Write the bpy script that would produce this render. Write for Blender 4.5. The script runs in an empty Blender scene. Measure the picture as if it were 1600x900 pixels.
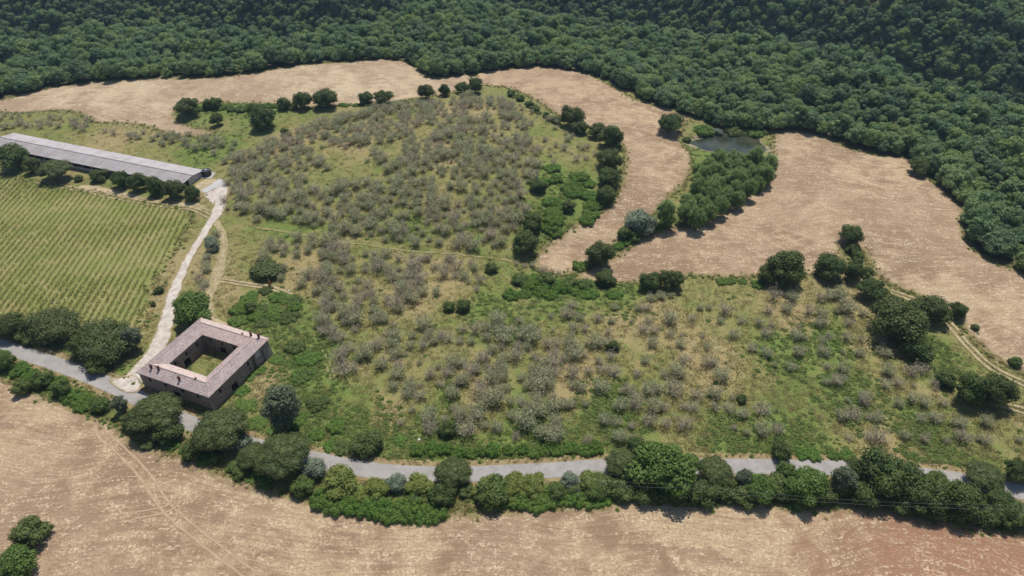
import bpy, math, random
import numpy as np
from mathutils import Vector
from mathutils.geometry import delaunay_2d_cdt

# ------------------------------------------------------------------ camera, sky, sun, exposure
scene = bpy.context.scene
COL = scene.collection
CAM_H, PITCH, FPX = 130.0, math.radians(37.5), 1067.0          # drone height, tilt below the horizon, focal length (1600 px wide frame)
cam_d = bpy.data.cameras.new("camera")
cam_d.sensor_width = 36.0
cam_d.lens = 36.0 * FPX / 1600.0
cam_d.clip_start, cam_d.clip_end = 1.0, 6000.0
cam = bpy.data.objects.new("camera", cam_d)
cam.location = (0, 0, CAM_H)
cam.rotation_euler = (math.radians(90) - PITCH, 0, 0)
COL.objects.link(cam)
scene.camera = cam

SUN_EL, SUN_AZ = math.radians(68), math.radians(14)            # azimuth from +Y towards +X
world = bpy.data.worlds.new("World")
scene.world = world
world.use_nodes = True
wn = world.node_tree.nodes
sky = wn.new("ShaderNodeTexSky")
sky.sky_type = 'NISHITA'
sky.sun_disc = False
sky.sun_elevation = SUN_EL
sky.sun_rotation = SUN_AZ
sky.altitude = 300
wn["Background"].inputs[1].default_value = 0.105
world.node_tree.links.new(sky.outputs[0], wn["Background"].inputs[0])
sun_d = bpy.data.lights.new("sun", 'SUN')
sun_d.energy = 4.4
sun_d.angle = math.radians(0.53)
sun_d.color = (1.0, 0.955, 0.89)
sun = bpy.data.objects.new("sun", sun_d)
sdir = Vector((math.sin(SUN_AZ) * math.cos(SUN_EL), math.cos(SUN_AZ) * math.cos(SUN_EL), math.sin(SUN_EL)))
sun.rotation_euler = sdir.to_track_quat('Z', 'Y').to_euler()
sun.location = (0, 0, 400)
COL.objects.link(sun)
scene.view_settings.view_transform = 'Standard'
scene.view_settings.look = 'None'
scene.view_settings.gamma = 1.0
scene.view_settings.exposure = 0.08
scene.cycles.max_bounces = 6
scene.cycles.diffuse_bounces = 3
scene.cycles.transparent_max_bounces = 8

rng = np.random.default_rng(7)
random.seed(7)

# ------------------------------------------------------------------ terrain shape
CRX = np.array([-900, -500, -282, -254, -204, -160, -130, -110, -78, -40, 8, 75, 161, 192, 228, 300, 420, 900.])
CRY = np.array([330, 360, 383, 391, 406, 396, 380, 396, 428, 478, 436, 412, 390, 340, 292, 245, 215, 190.])
_xx = np.linspace(-900, 900, 721)
_yy = np.interp(_xx, CRX, CRY)
_k = np.exp(-0.5 * (np.arange(-12, 13) / 5.0) ** 2); _k /= _k.sum()
_yy = np.convolve(np.pad(_yy, 12, mode='edge'), _k, 'valid')

def sstep(a, b, x):
    t = np.clip((x - a) / (b - a), 0, 1)
    return t * t * t * (t * (6 * t - 15) + 10)

def gauss(x, y, cx, cy, sx, sy):
    return np.exp(-((x - cx) / sx) ** 2 - ((y - cy) / sy) ** 2)

POND = (93.0, 271.0)
def shore(a): return 1 + 0.24 * np.sin(3 * a + 0.8) + 0.16 * np.sin(5 * a + 2.0) + 0.10 * np.sin(8 * a)   # uneven shoreline
def H(x, y):
    x = np.asarray(x, float); y = np.asarray(y, float)
    d = y - np.interp(x, _xx, _yy)
    z = -60 * sstep(-5, 95, d) + 68 * sstep(80, 225, d) + 80 * sstep(200, 800, d)
    z = z + sstep(60, 140, d) * 6.0 * np.sin(x * 0.052 + 0.6 * np.sin(y * 0.013)) + sstep(60, 140, d) * 4.0 * np.sin(x * 0.021 + y * 0.03)   # gullies of the far slope
    z = z + 8.0 * gauss(x, y, 150, 325, 42, 40) - 5.0 * gauss(x, y, 105, 345, 26, 50) + 4.0 * gauss(x, y, 215, 262, 30, 30)
    z = z + 6.0 * gauss(x, y, -20, 255, 75, 60)                # the upper grove lies on a low hill
    z = z + 4.0 * gauss(x, y, -130, 345, 90, 45)
    z = z + 4.5 * gauss(x, y, 120, 215, 50, 45)
    z = z + 3.5 * gauss(x, y, 55, 320, 50, 40)
    z = z - 4.0 * gauss(x, y, 22, 182, 38, 20)                 # stream bed between grove and fields
    z = z - 1.6 * gauss(x, y, 0, 60, 160, 30)
    r = ((x - POND[0]) / 17.0) ** 2 + ((y - POND[1]) / 12.5) ** 2
    r = r * shore(np.arctan2((y - POND[1]) / 12.5, (x - POND[0]) / 17.0))
    return z - 2.6 * np.exp(-r * r)

CP, SP = math.cos(PITCH), math.sin(PITCH)
def ground_at(px, py, lift=0.0):
    """World x, y of the place on the terrain (raised by lift) that was surveyed at photo point px, py."""
    px = np.atleast_1d(np.asarray(px, float)); py = np.atleast_1d(np.asarray(py, float))
    u = (px - 800) / FPX; v = (py - 450) / FPX
    dx, dy, dz = u, CP - v * SP, -SP - v * CP
    t = np.full(px.shape, 30.0); lo = t.copy(); done = np.zeros(px.shape, bool)
    for _ in range(700):
        f = CAM_H + dz * t - H(dx * t, dy * t) - lift
        done |= f < 0
        if done.all(): break
        lo = np.where(done, lo, t); t = np.where(done, t, t + 2.0)
    hi = t
    for _ in range(22):
        m = (lo + hi) / 2
        f = CAM_H + dz * m - H(dx * m, dy * m) - lift
        lo = np.where(f > 0, m, lo); hi = np.where(f > 0, hi, m)
    return np.stack([dx * hi, dy * hi], -1)

def to_photo(x, y, z):
    dep = y * CP + (CAM_H - z) * SP
    return 800 + FPX * x / dep, 450 + FPX * ((CAM_H - z) * CP - y * SP) / dep, FPX / dep

def G(pts, lift=0.0):
    a = np.array(pts, float)
    return ground_at(a[:, 0], a[:, 1], lift)

def inside(poly, x, y):
    x = np.asarray(x); y = np.asarray(y); r = np.zeros(x.shape, bool)
    n = len(poly)
    for i in range(n):
        x0, y0 = poly[i]; x1, y1 = poly[(i + 1) % n]
        c = (y0 > y) != (y1 > y)
        if y1 != y0:
            r ^= c & (x < (x1 - x0) * (y - y0) / (y1 - y0) + x0)
    return r

def dist_poly(poly, x, y, closed=True):
    d = np.full(np.shape(x), 1e9)
    n = len(poly)
    for i in range(n if closed else n - 1):
        a = poly[i]; b = poly[(i + 1) % n]; ab = b - a
        t = np.clip(((x - a[0]) * ab[0] + (y - a[1]) * ab[1]) / max(ab @ ab, 1e-9), 0, 1)
        d = np.minimum(d, np.hypot(x - a[0] - t * ab[0], y - a[1] - t * ab[1]))
    return d

def vnoise(x, y, seed=0):
    xi = np.floor(x).astype(np.int64); yi = np.floor(y).astype(np.int64)
    fx = x - xi; fy = y - yi; fx = fx * fx * (3 - 2 * fx); fy = fy * fy * (3 - 2 * fy)
    def h(i, j):
        n = (i * 374761393 + j * 668265263 + seed * 1442695041) & 0x7fffffff
        n = ((n ^ (n >> 13)) * 1274126177) & 0x7fffffff
        return ((n ^ (n >> 16)) & 0xffff) / 65535.0
    return (h(xi, yi) * (1 - fx) + h(xi + 1, yi) * fx) * (1 - fy) + (h(xi, yi + 1) * (1 - fx) + h(xi + 1, yi + 1) * fx) * fy

def densify(p, step, closed=True, smooth=True):
    p = np.asarray(p, float); n = len(p); out = []
    for i in range(n if closed else n - 1):
        if closed: a, b, c, d = p[i - 1], p[i], p[(i + 1) % n], p[(i + 2) % n]
        else: a, b, c, d = p[max(i - 1, 0)], p[i], p[i + 1], p[min(i + 2, n - 1)]
        k = max(1, int(np.linalg.norm(c - b) / step))
        for j in range(k):
            t = j / k
            if smooth:
                out.append(0.5 * ((2 * b) + (c - a) * t + (2 * a - 5 * b + 4 * c - d) * t * t + (3 * b - a - 3 * c + d) * t ** 3))
            else: out.append(b + (c - b) * t)
    if not closed: out.append(p[-1])
    return np.array(out)

# ------------------------------------------------------------------ mesh and object helpers
def make_mesh(name, verts, faces, mats=(), mat_idx=None, attrs=None, smooth=False):
    """faces: list of int arrays (k, n) with any n."""
    me = bpy.data.meshes.new(name)
    verts = np.asarray(verts, np.float32).reshape(-1, 3)
    faces = [np.asarray(f, np.int32) for f in faces if len(f)]
    me.vertices.add(len(verts)); me.vertices.foreach_set("co", verts.ravel())
    li = np.concatenate([f.ravel() for f in faces])
    tot = np.concatenate([np.full(len(f), f.shape[1], np.int32) for f in faces])
    me.loops.add(len(li)); me.loops.foreach_set("vertex_index", li)
    me.polygons.add(len(tot)); me.polygons.foreach_set("loop_start", np.concatenate([[0], np.cumsum(tot)[:-1]]).astype(np.int32))
    for m in mats: me.materials.append(m)
    if mat_idx is not None: me.polygons.foreach_set("material_index", np.asarray(mat_idx, np.int32))
    if smooth: me.polygons.foreach_set("use_smooth", np.ones(len(tot), bool))
    me.update(calc_edges=True)
    for k, (dom, val) in (attrs or {}).items():
        a = me.attributes.new(k, 'FLOAT', dom); a.data.foreach_set("value", np.asarray(val, np.float32))
    return me

def link(name, data, parent=None, loc=None, **props):
    o = bpy.data.objects.new(name, data); COL.objects.link(o)
    if parent is not None: o.parent = parent
    if loc is not None: o.location = loc
    for k, v in props.items():
        if v is not None: o[k] = v
    return o

class MB:
    def __init__(s): s.v = []; s.f = []
    def add(s, vs, fs):
        o = len(s.v); s.v += [tuple(map(float, q)) for q in vs]; s.f += [tuple(i + o for i in q) for q in fs]
    def box(s, x0, x1, y0, y1, z0, z1):
        s.add([(x0, y0, z0), (x1, y0, z0), (x1, y1, z0), (x0, y1, z0), (x0, y0, z1), (x1, y0, z1), (x1, y1, z1), (x0, y1, z1)],
              [(3, 2, 1, 0), (4, 5, 6, 7), (0, 1, 5, 4), (1, 2, 6, 5), (2, 3, 7, 6), (3, 0, 4, 7)])
    def tube(s, pts, rad, n=6, cap=True):
        pts = [Vector(q) for q in pts]; rings = []
        for i, q in enumerate(pts):
            d = (pts[min(i + 1, len(pts) - 1)] - pts[max(i - 1, 0)]).normalized()
            a = d.cross(Vector((0.31, 0.9, 0.2))).normalized(); b = d.cross(a)
            r = rad[i]
            rings.append([q + a * (r * math.cos(2 * math.pi * k / n)) + b * (r * math.sin(2 * math.pi * k / n)) for k in range(n)])
        vs = [v for R in rings for v in R]; fs = []
        for i in range(len(pts) - 1):
            for k in range(n):
                fs.append((i * n + k, i * n + (k + 1) % n, (i + 1) * n + (k + 1) % n, (i + 1) * n + k))
        if cap: fs += [tuple(range(n))[::-1], tuple((len(pts) - 1) * n + k for k in range(n))]
        s.add(vs, fs)
    def mesh(s, name, mat):
        me = bpy.data.meshes.new(name); me.from_pydata(s.v, [], s.f); me.materials.append(mat); me.update(); return me

# ------------------------------------------------------------------ materials
def nodes_of(name):
    m = bpy.data.materials.new(name); m.use_nodes = True
    nt = m.node_tree
    return m, nt, nt.nodes, nt.links, nt.nodes["Principled BSDF"]

class NT:
    """small wrapper to write node graphs in few lines"""
    def __init__(s, name, rough=0.9, spec=0.2):
        s.m, s.nt, s.n, s.l, s.b = nodes_of(name)
        s.b.inputs["Roughness"].default_value = rough
        s.b.inputs["Specular IOR Level"].default_value = spec
        s.pos = s.n.new("ShaderNodeNewGeometry").outputs["Position"]
    def put(s, sock, v):
        if isinstance(v, (int, float)): sock.default_value = v
        elif isinstance(v, tuple): sock.default_value = v if len(v) == len(sock.default_value) else (*v, 1.0)
        else: s.l.new(v, sock)
    def noise(s, scale, detail=4, rough=0.6, vec=None, dist=0.0):
        t = s.n.new("ShaderNodeTexNoise"); t.inputs["Scale"].default_value = scale; t.inputs["Detail"].default_value = detail
        t.inputs["Roughness"].default_value = rough; t.inputs["Distortion"].default_value = dist
        s.l.new(vec or s.pos, t.inputs["Vector"]); return t.outputs["Fac"]
    def mapv(s, rot=0.0, scale=(1, 1, 1), vec=None):
        t = s.n.new("ShaderNodeMapping"); t.inputs["Rotation"].default_value = (0, 0, rot); t.inputs["Scale"].default_value = scale
        s.l.new(vec or s.pos, t.inputs["Vector"]); return t.outputs[0]
    def ramp(s, v, a, b, lo=0.0, hi=1.0):
        t = s.n.new("ShaderNodeMapRange"); t.interpolation_type = 'SMOOTHSTEP'
        for i, q in zip((0, 1, 2, 3, 4), (v, a, b, lo, hi)): s.put(t.inputs[i], q)
        return t.outputs[0]
    def math(s, op, a, b=0.0):
        t = s.n.new("ShaderNodeMath"); t.operation = op; s.put(t.inputs[0], a); s.put(t.inputs[1], b); return t.outputs[0]
    def mix(s, f, a, b, mode='MIX'):
        t = s.n.new("ShaderNodeMix"); t.data_type = 'RGBA'; t.blend_type = mode
        s.put(t.inputs[0], f); s.put(t.inputs[6], a); s.put(t.inputs[7], b); return t.outputs[2]
    def attr(s, name):
        t = s.n.new("ShaderNodeAttribute"); t.attribute_name = name; return t.outputs["Fac"]
    def bump(s, h, strength=0.5, dist=0.1):
        t = s.n.new("ShaderNodeBump"); t.inputs["Strength"].default_value = strength; t.inputs["Distance"].default_value = dist
        s.l.new(h, t.inputs["Height"]); s.l.new(t.outputs[0], s.b.inputs["Normal"])
    def color(s, c): s.put(s.b.inputs["Base Color"], c); return s.m

def mat_grass(name, lushness=0.0):
    k = NT(name, 0.95, 0.1)
    green, olive, dry, bare = (0.135, 0.178, 0.046), (0.205, 0.195, 0.072), (0.285, 0.228, 0.11), (0.37, 0.275, 0.17)
    lush = k.attr("lush"); parch = k.attr("dry")
    big = k.noise(0.045, 5, 0.6, dist=0.6); mid = k.noise(0.22, 5, 0.65); fine = k.noise(2.2, 3, 0.7)
    a = k.math('ADD', k.math('MULTIPLY', big, 0.6), k.math('MULTIPLY', mid, 0.4))
    a = k.math('ADD', a, k.math('MULTIPLY', k.math('SUBTRACT', parch, lush), 0.28))
    c = k.mix(k.ramp(a, 0.36, 0.52), green, olive)
    c = k.mix(k.ramp(a, 0.50, 0.68), c, dry)
    c = k.mix(k.math('MULTIPLY', k.ramp(k.noise(0.5, 4, 0.7), 0.62, 0.74), k.ramp(a, 0.45, 0.65)), c, bare)
    c = k.mix(k.ramp(k.noise(0.09, 4, 0.6, dist=1.0), 0.60, 0.75), c, (0.125, 0.18, 0.042))
    c = k.mix(k.ramp(k.noise(0.7, 4, 0.7, dist=0.5), 0.54, 0.70, 0.0, 0.5), c, (0.10, 0.115, 0.042))
    c = k.mix(1.0, c, k.mix(k.ramp(fine, 0.3, 0.7), (0.72, 0.72, 0.72), (1.22, 1.22, 1.18)), 'MULTIPLY')
    k.bump(k.noise(1.6, 5, 0.75), 0.55, 0.22)
    return k.color(c)

def mat_stubble(name, heading, light=(0.420, 0.309, 0.188), dark=(0.245, 0.165, 0.100), red=None):
    k = NT(name, 0.95, 0.1)
    edge = k.attr("edge")
    # lines bend slowly, as the harvester followed the slope
    w = k.n.new("ShaderNodeTexNoise"); w.inputs["Scale"].default_value = 0.016; w.inputs["Detail"].default_value = 1; k.l.new(k.pos, w.inputs["Vector"])
    wv = k.n.new("ShaderNodeVectorMath"); wv.operation = 'MULTIPLY_ADD'; k.l.new(w.outputs["Color"], wv.inputs[0]); wv.inputs[1].default_value = (34, 34, 0); k.l.new(k.pos, wv.inputs[2])
    bent = wv.outputs[0]
    big = k.noise(0.035, 5, 0.62, dist=0.8); mid = k.noise(0.17, 6, 0.72, dist=0.5)
    st = k.noise(1.0, 4, 0.65, k.mapv(heading, (0.05, 0.45, 0.3), bent), 0.6)
    st2 = k.noise(1.0, 4, 0.75, k.mapv(heading, (0.22, 1.25, 0.5), bent), 0.4)
    sp = k.noise(1.5, 4, 0.8)
    a = k.math('ADD', k.math('ADD', k.math('MULTIPLY', big, 0.46), k.math('MULTIPLY', mid, 0.30)), k.math('MULTIPLY', st, 0.24))
    c = k.mix(k.ramp(a, 0.43, 0.56), dark, light)
    c = k.mix(k.ramp(k.noise(0.022, 3, 0.5), 0.46, 0.60, 0, 0.6), c, (0.30, 0.205, 0.132))
    if red:
        g = k.n.new("ShaderNodeVectorMath"); g.operation = 'DISTANCE'; k.l.new(k.mapv(0.12, (0.55, 1.0, 0.0)), g.inputs[0]); g.inputs[1].default_value = red
        f = k.math('ADD', g.outputs["Value"], k.math('MULTIPLY', k.math('SUBTRACT', mid, 0.5), 30.0))
        c = k.mix(k.ramp(f, 8.0, 33.0, 0.95, 0.0), c, (0.29, 0.155, 0.092))
    straw = k.math('MULTIPLY', k.ramp(sp, 0.47, 0.60), k.ramp(k.math('ADD', k.math('MULTIPLY', st2, 0.6), k.math('MULTIPLY', mid, 0.4)), 0.45, 0.58))
    c = k.mix(k.math('MULTIPLY', straw, 0.9), c, (0.62, 0.49, 0.325))
    c = k.mix(k.ramp(k.noise(2.1, 3, 0.7), 0.36, 0.50, 0.65, 0.0), c, (0.21, 0.14, 0.093))
    c = k.mix(k.ramp(st2, 0.33, 0.46, 0.45, 0.0), c, (0.25, 0.17, 0.115))
    e = k.math('ADD', edge, k.math('MULTIPLY', k.math('SUBTRACT', k.noise(0.45, 4, 0.7), 0.5), 6.0))
    c = k.mix(k.ramp(e, 0.2, 2.4, 0.85, 0.0), c, (0.20, 0.175, 0.07))
    k.bump(k.math('ADD', k.math('MULTIPLY', sp, 0.6), st2), 0.9, 0.25)
    return k.color(c)

def mat_simple(name, c1, c2, scale, rough=0.9, spec=0.2, bump=0.3, bdist=0.05, detail=5, fleck=None, lo=0.35, hi=0.65):
    k = NT(name, rough, spec)
    c = k.mix(k.ramp(k.noise(scale, detail, 0.65), lo, hi), c1, c2)
    if fleck: c = k.mix(k.ramp(k.noise(fleck[1], 3, 0.6), 0.58, 0.7, 0, fleck[2]), c, fleck[0])
    if bump: k.bump(k.noise(scale * 4, 4, 0.7), bump, bdist)
    return k.color(c)

def mat_leaf(name, dark, light, other, trans=0.25, patch=0.02):
    """leaf colours vary leaf by leaf (attribute tint), tree by tree and by slow natural patches of species"""
    k = NT(name, 0.6, 0.25)
    oi = k.n.new("ShaderNodeObjectInfo")
    t = k.attr("tint")
    c = k.mix(t, dark, light)
    c = k.mix(k.ramp(oi.outputs["Random"], 0.35, 1.0, 0.0, 0.75), c, other)
    c = k.mix(k.ramp(k.noise(patch, 3, 0.6), 0.45, 0.65, 0.0, 0.45), c, other)
    c = k.mix(1.0, c, k.mix(k.ramp(k.noise(1.6, 2, 0.6), 0.3, 0.7), (0.75, 0.75, 0.75), (1.25, 1.25, 1.2)), 'MULTIPLY')
    k.color(c)
    tr = k.n.new("ShaderNodeBsdfTranslucent"); k.l.new(c, tr.inputs[0])
    mx = k.n.new("ShaderNodeMixShader"); mx.inputs[0].default_value = trans
    k.l.new(k.b.outputs[0], mx.inputs[1]); k.l.new(tr.outputs[0], mx.inputs[2])
    k.l.new(mx.outputs[0], k.n["Material Output"].inputs[0])
    return k.m

M = {}
M['ground'] = mat_grass("meadow_grass")
M['stub_front'] = mat_stubble("stubble_front", 0.35, red=(46.0, 76.0, 0.0))
M['stub_back'] = mat_stubble("stubble_back", -0.2, (0.475, 0.372, 0.242), (0.305, 0.222, 0.143))
M['stub_mid'] = mat_stubble("stubble_mid", 1.35)
M['stub_right'] = mat_stubble("stubble_right", 0.45)
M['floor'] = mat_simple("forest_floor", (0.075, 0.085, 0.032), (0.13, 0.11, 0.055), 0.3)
M['asphalt'] = mat_simple("asphalt", (0.265, 0.245, 0.225), (0.325, 0.302, 0.278), 0.35, 0.85, 0.3, 0.2, 0.01, fleck=((0.18, 0.17, 0.165), 1.2, 0.5))
def mat_track(name, c1, c2, side, soft):
    k = NT(name, 0.95, 0.1)
    c = k.mix(k.ramp(k.noise(0.5, 5, 0.7), 0.38, 0.62), c1, c2)
    c = k.mix(k.ramp(k.noise(1.6, 3, 0.7), 0.55, 0.7, 0, 0.4), c, side)
    e = k.math('ADD', k.attr("edge"), k.math('MULTIPLY', k.math('SUBTRACT', k.noise(0.8, 5, 0.75), 0.5), soft * 3.4))
    c = k.mix(k.ramp(e, 0.0, soft, 1.0, 0.0), c, side)
    k.bump(k.noise(2.0, 4, 0.7), 0.5, 0.06)
    return k.color(c)
M['gravel'] = mat_track("pale_gravel", (0.41, 0.36, 0.305), (0.54, 0.485, 0.42), (0.27, 0.205, 0.11), 0.65)
M['strip'] = mat_track("dusty_grass_strip", (0.30, 0.245, 0.14), (0.42, 0.34, 0.215), (0.22, 0.195, 0.085), 0.9)
M['path'] = mat_track("trodden_grass", (0.245, 0.22, 0.105), (0.31, 0.265, 0.14), (0.20, 0.19, 0.072), 0.6)
M['dirt'] = mat_track("dry_track_earth", (0.36, 0.285, 0.17), (0.45, 0.365, 0.23), (0.25, 0.205, 0.098), 0.6)
M['verge'] = mat_simple("dry_verge", (0.23, 0.165, 0.085), (0.30, 0.24, 0.12), 0.5, 0.95, 0.1, 0.6, 0.1, fleck=((0.12, 0.12, 0.04), 0.7, 0.8))
M['wheel'] = mat_track("flattened_straw", (0.385, 0.29, 0.18), (0.48, 0.37, 0.24), (0.34, 0.25, 0.155), 0.5)
M['vinesoil'] = mat_simple("vineyard_grass", (0.185, 0.200, 0.060), (0.265, 0.235, 0.098), 0.10, 0.95, 0.1, 0.7, 0.15, fleck=((0.31, 0.225, 0.12), 0.07, 0.5))
M['concrete'] = mat_simple("concrete", (0.36, 0.35, 0.34), (0.45, 0.44, 0.42), 0.6, 0.85, 0.3, 0.2, 0.01)
M['bark'] = mat_simple("bark", (0.075, 0.058, 0.042), (0.14, 0.115, 0.09), 3.0, 0.95, 0.1, 0.6, 0.04)
M['greybark'] = mat_simple("grey_olive_wood", (0.16, 0.135, 0.105), (0.26, 0.22, 0.175), 2.0, 0.95, 0.1, 0.4, 0.03)
M['oak'] = mat_leaf("oak_leaves", (0.05, 0.082, 0.021), (0.115, 0.158, 0.04), (0.098, 0.12, 0.034), 0.3)
M['forest'] = mat_leaf("forest_leaves", (0.1, 0.185, 0.076), (0.21, 0.31, 0.13), (0.215, 0.29, 0.108), 0.42, 0.012)
M['forestlight'] = mat_leaf("light_forest_leaves", (0.155, 0.225, 0.068), (0.28, 0.36, 0.12), (0.225, 0.305, 0.1), 0.42, 0.012)
M['forestdark'] = mat_leaf("dark_forest_leaves", (0.074, 0.14, 0.068), (0.155, 0.235, 0.112), (0.14, 0.2, 0.092), 0.36, 0.012)
M['fresh'] = mat_leaf("fresh_green_leaves", (0.080, 0.145, 0.030), (0.160, 0.245, 0.054), (0.125, 0.185, 0.042), 0.38)
M['pine'] = mat_leaf("pine_needles", (0.054, 0.076, 0.022), (0.112, 0.136, 0.04), (0.092, 0.11, 0.032), 0.2)
M['bramble'] = mat_leaf("bramble_leaves", (0.1, 0.19, 0.034), (0.185, 0.305, 0.06), (0.165, 0.245, 0.052), 0.42)
M['lime'] = mat_leaf("yellow_green_leaves", (0.14, 0.175, 0.036), (0.245, 0.27, 0.062), (0.16, 0.195, 0.046), 0.32)
M['shrub'] = mat_leaf("shrub_leaves", (0.072, 0.118, 0.028), (0.15, 0.205, 0.05), (0.125, 0.155, 0.048), 0.33)
M['silver'] = mat_leaf("silver_leaves", (0.125, 0.165, 0.105), (0.245, 0.285, 0.2), (0.18, 0.215, 0.15), 0.3)
M['willow'] = mat_leaf("willow_leaves", (0.145, 0.225, 0.066), (0.26, 0.35, 0.115), (0.21, 0.285, 0.092), 0.55)
M['olive'] = mat_leaf("olive_leaves", (0.31, 0.325, 0.185), (0.51, 0.515, 0.325), (0.43, 0.415, 0.26), 0.5, 0.03)
M['deadolive'] = mat_leaf("withered_olive_twigs", (0.36, 0.31, 0.225), (0.58, 0.51, 0.385), (0.49, 0.44, 0.305), 0.42, 0.03)
M['vine'] = mat_leaf("vine_leaves", (0.165, 0.205, 0.04), (0.28, 0.315, 0.07), (0.22, 0.25, 0.058), 0.45)
M['tuft'] = mat_leaf("grass_tufts", (0.185, 0.195, 0.062), (0.31, 0.275, 0.11), (0.31, 0.25, 0.115), 0.5, 0.04)
M['weed'] = mat_leaf("weed_leaves", (0.105, 0.175, 0.036), (0.195, 0.275, 0.062), (0.175, 0.215, 0.058), 0.5, 0.05)
M['reed'] = mat_leaf("dry_reeds", (0.16, 0.12, 0.06), (0.30, 0.235, 0.13), (0.2, 0.17, 0.08), 0.2)
def mat_tiles(name, a, b, lichen):
    k = NT(name, 0.9, 0.15)
    tc = k.n.new("ShaderNodeTexCoord").outputs["Object"]
    v = k.n.new("ShaderNodeTexVoronoi"); v.inputs["Scale"].default_value = 4.6; k.l.new(tc, v.inputs["Vector"])
    hs = k.n.new("ShaderNodeSeparateColor"); k.l.new(v.outputs["Color"], hs.inputs[0])
    c = k.mix(hs.outputs[0], a, b)
    c = k.mix(k.ramp(hs.outputs[1], 0.72, 0.9), c, (0.62, 0.52, 0.47))
    c = k.mix(k.ramp(k.noise(0.35, 5, 0.7, tc), 0.42, 0.62, 0.15 * lichen, 0.65 * lichen), c, (0.27, 0.235, 0.225))
    c = k.mix(k.ramp(hs.outputs[2], 0.86, 0.95, 0, 0.5), c, (0.16, 0.125, 0.115))
    k.bump(v.outputs["Distance"], 0.9, 0.10)
    return k.color(c)
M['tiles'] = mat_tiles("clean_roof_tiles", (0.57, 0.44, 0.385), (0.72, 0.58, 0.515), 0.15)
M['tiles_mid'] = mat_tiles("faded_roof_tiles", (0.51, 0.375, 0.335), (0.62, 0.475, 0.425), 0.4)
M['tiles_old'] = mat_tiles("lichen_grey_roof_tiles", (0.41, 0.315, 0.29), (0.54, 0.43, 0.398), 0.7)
M['stone'] = mat_simple("rubble_stone_wall", (0.19, 0.145, 0.118), (0.32, 0.255, 0.21), 1.6, 0.95, 0.1, 0.8, 0.08, fleck=((0.13, 0.10, 0.085), 1.1, 0.7))
M['brickred'] = mat_simple("chimney_brick", (0.11, 0.06, 0.048), (0.18, 0.10, 0.08), 3.0)
M['dark'] = mat_simple("painted_interior_shade", (0.012, 0.011, 0.010), (0.02, 0.018, 0.016), 1.0, 0.9, 0.1, 0)  # near-black colour stands in for the shade inside rooms and barn
M['wood'] = mat_simple("weathered_wood", (0.11, 0.085, 0.065), (0.19, 0.155, 0.125), 2.0)
M['metal'] = mat_simple("dull_zinc", (0.30, 0.29, 0.28), (0.40, 0.39, 0.38), 2.0, 0.5, 0.5, 0)
M['rust'] = mat_simple("rusty_iron", (0.22, 0.075, 0.035), (0.32, 0.13, 0.06), 2.5)
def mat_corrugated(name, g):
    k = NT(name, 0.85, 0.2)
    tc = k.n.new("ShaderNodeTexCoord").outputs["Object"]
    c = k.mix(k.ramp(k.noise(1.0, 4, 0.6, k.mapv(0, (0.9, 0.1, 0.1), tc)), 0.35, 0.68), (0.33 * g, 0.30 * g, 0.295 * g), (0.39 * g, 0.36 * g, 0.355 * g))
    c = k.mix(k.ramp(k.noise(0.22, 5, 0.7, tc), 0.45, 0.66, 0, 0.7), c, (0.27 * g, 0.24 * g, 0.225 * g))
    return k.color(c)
M['sheet'] = mat_corrugated("darker_cement_sheets", 0.88)
M['sheet_pale'] = mat_corrugated("paler_cement_sheets", 1.15)
M['panel'] = mat_simple("grey_wall_panel", (0.36, 0.335, 0.33), (0.46, 0.43, 0.42), 0.8)
M['tank'] = mat_simple("dark_tank_plastic", (0.025, 0.027, 0.03), (0.04, 0.042, 0.046), 1.0, 0.45, 0.5, 0)
M['poleconc'] = mat_simple("pole_concrete", (0.36, 0.34, 0.32), (0.46, 0.44, 0.42), 1.5)
M['wire'] = mat_simple("cable_metal", (0.30, 0.30, 0.30), (0.38, 0.38, 0.38), 1.0, 0.6, 0.4, 0)
M['rock'] = mat_simple("pale_limestone", (0.55, 0.53, 0.49), (0.68, 0.66, 0.62), 1.5)
def mat_water():
    k = NT("pond_water", 0.02, 0.5)
    k.b.inputs["IOR"].default_value = 1.33
    c = k.mix(k.ramp(k.noise(0.15, 3), 0.4, 0.65), (0.030, 0.038, 0.026), (0.055, 0.058, 0.034))
    k.bump(k.noise(1.2, 3, 0.6), 0.03, 0.03)
    return k.color(c)
M['water'] = mat_water()
M['mud'] = mat_track("dried_mud", (0.20, 0.175, 0.105), (0.36, 0.31, 0.20), (0.17, 0.17, 0.07), 0.9)

# ------------------------------------------------------------------ where the fields, woods and tracks lie (survey points of their outlines)
F_FRONT = G([(-260, 480), (-60, 565), (0, 590), (60, 613), (130, 643), (175, 660), (215, 690), (260, 705), (300, 716), (370, 745), (450, 772), (520, 788),
             (600, 803), (680, 803), (760, 797), (850, 790), (950, 785), (1000, 778), (1100, 783), (1200, 783), (1260, 792), (1330, 790), (1420, 804),
             (1500, 818), (1600, 832), (1760, 850), (1950, 900), (1950, 1250), (800, 1300), (-300, 1250), (-400, 800)])
F_BACK = G([(-260, 190), (-100, 166), (0, 156), (60, 141), (150, 128), (250, 122), (330, 121), (400, 113), (480, 101), (560, 96), (600, 92), (640, 99), (665, 119),
            (690, 121), (738, 116), (742, 130), (700, 147), (660, 152), (610, 160), (560, 163), (500, 168), (420, 163), (312, 162), (276, 175), (277, 186),
            (297, 197), (334, 205), (330, 211), (300, 213), (262, 210), (237, 200), (200, 193), (150, 192), (140, 185), (100, 173), (25, 177), (0, 175), (-100, 188), (-240, 205)])
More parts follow.
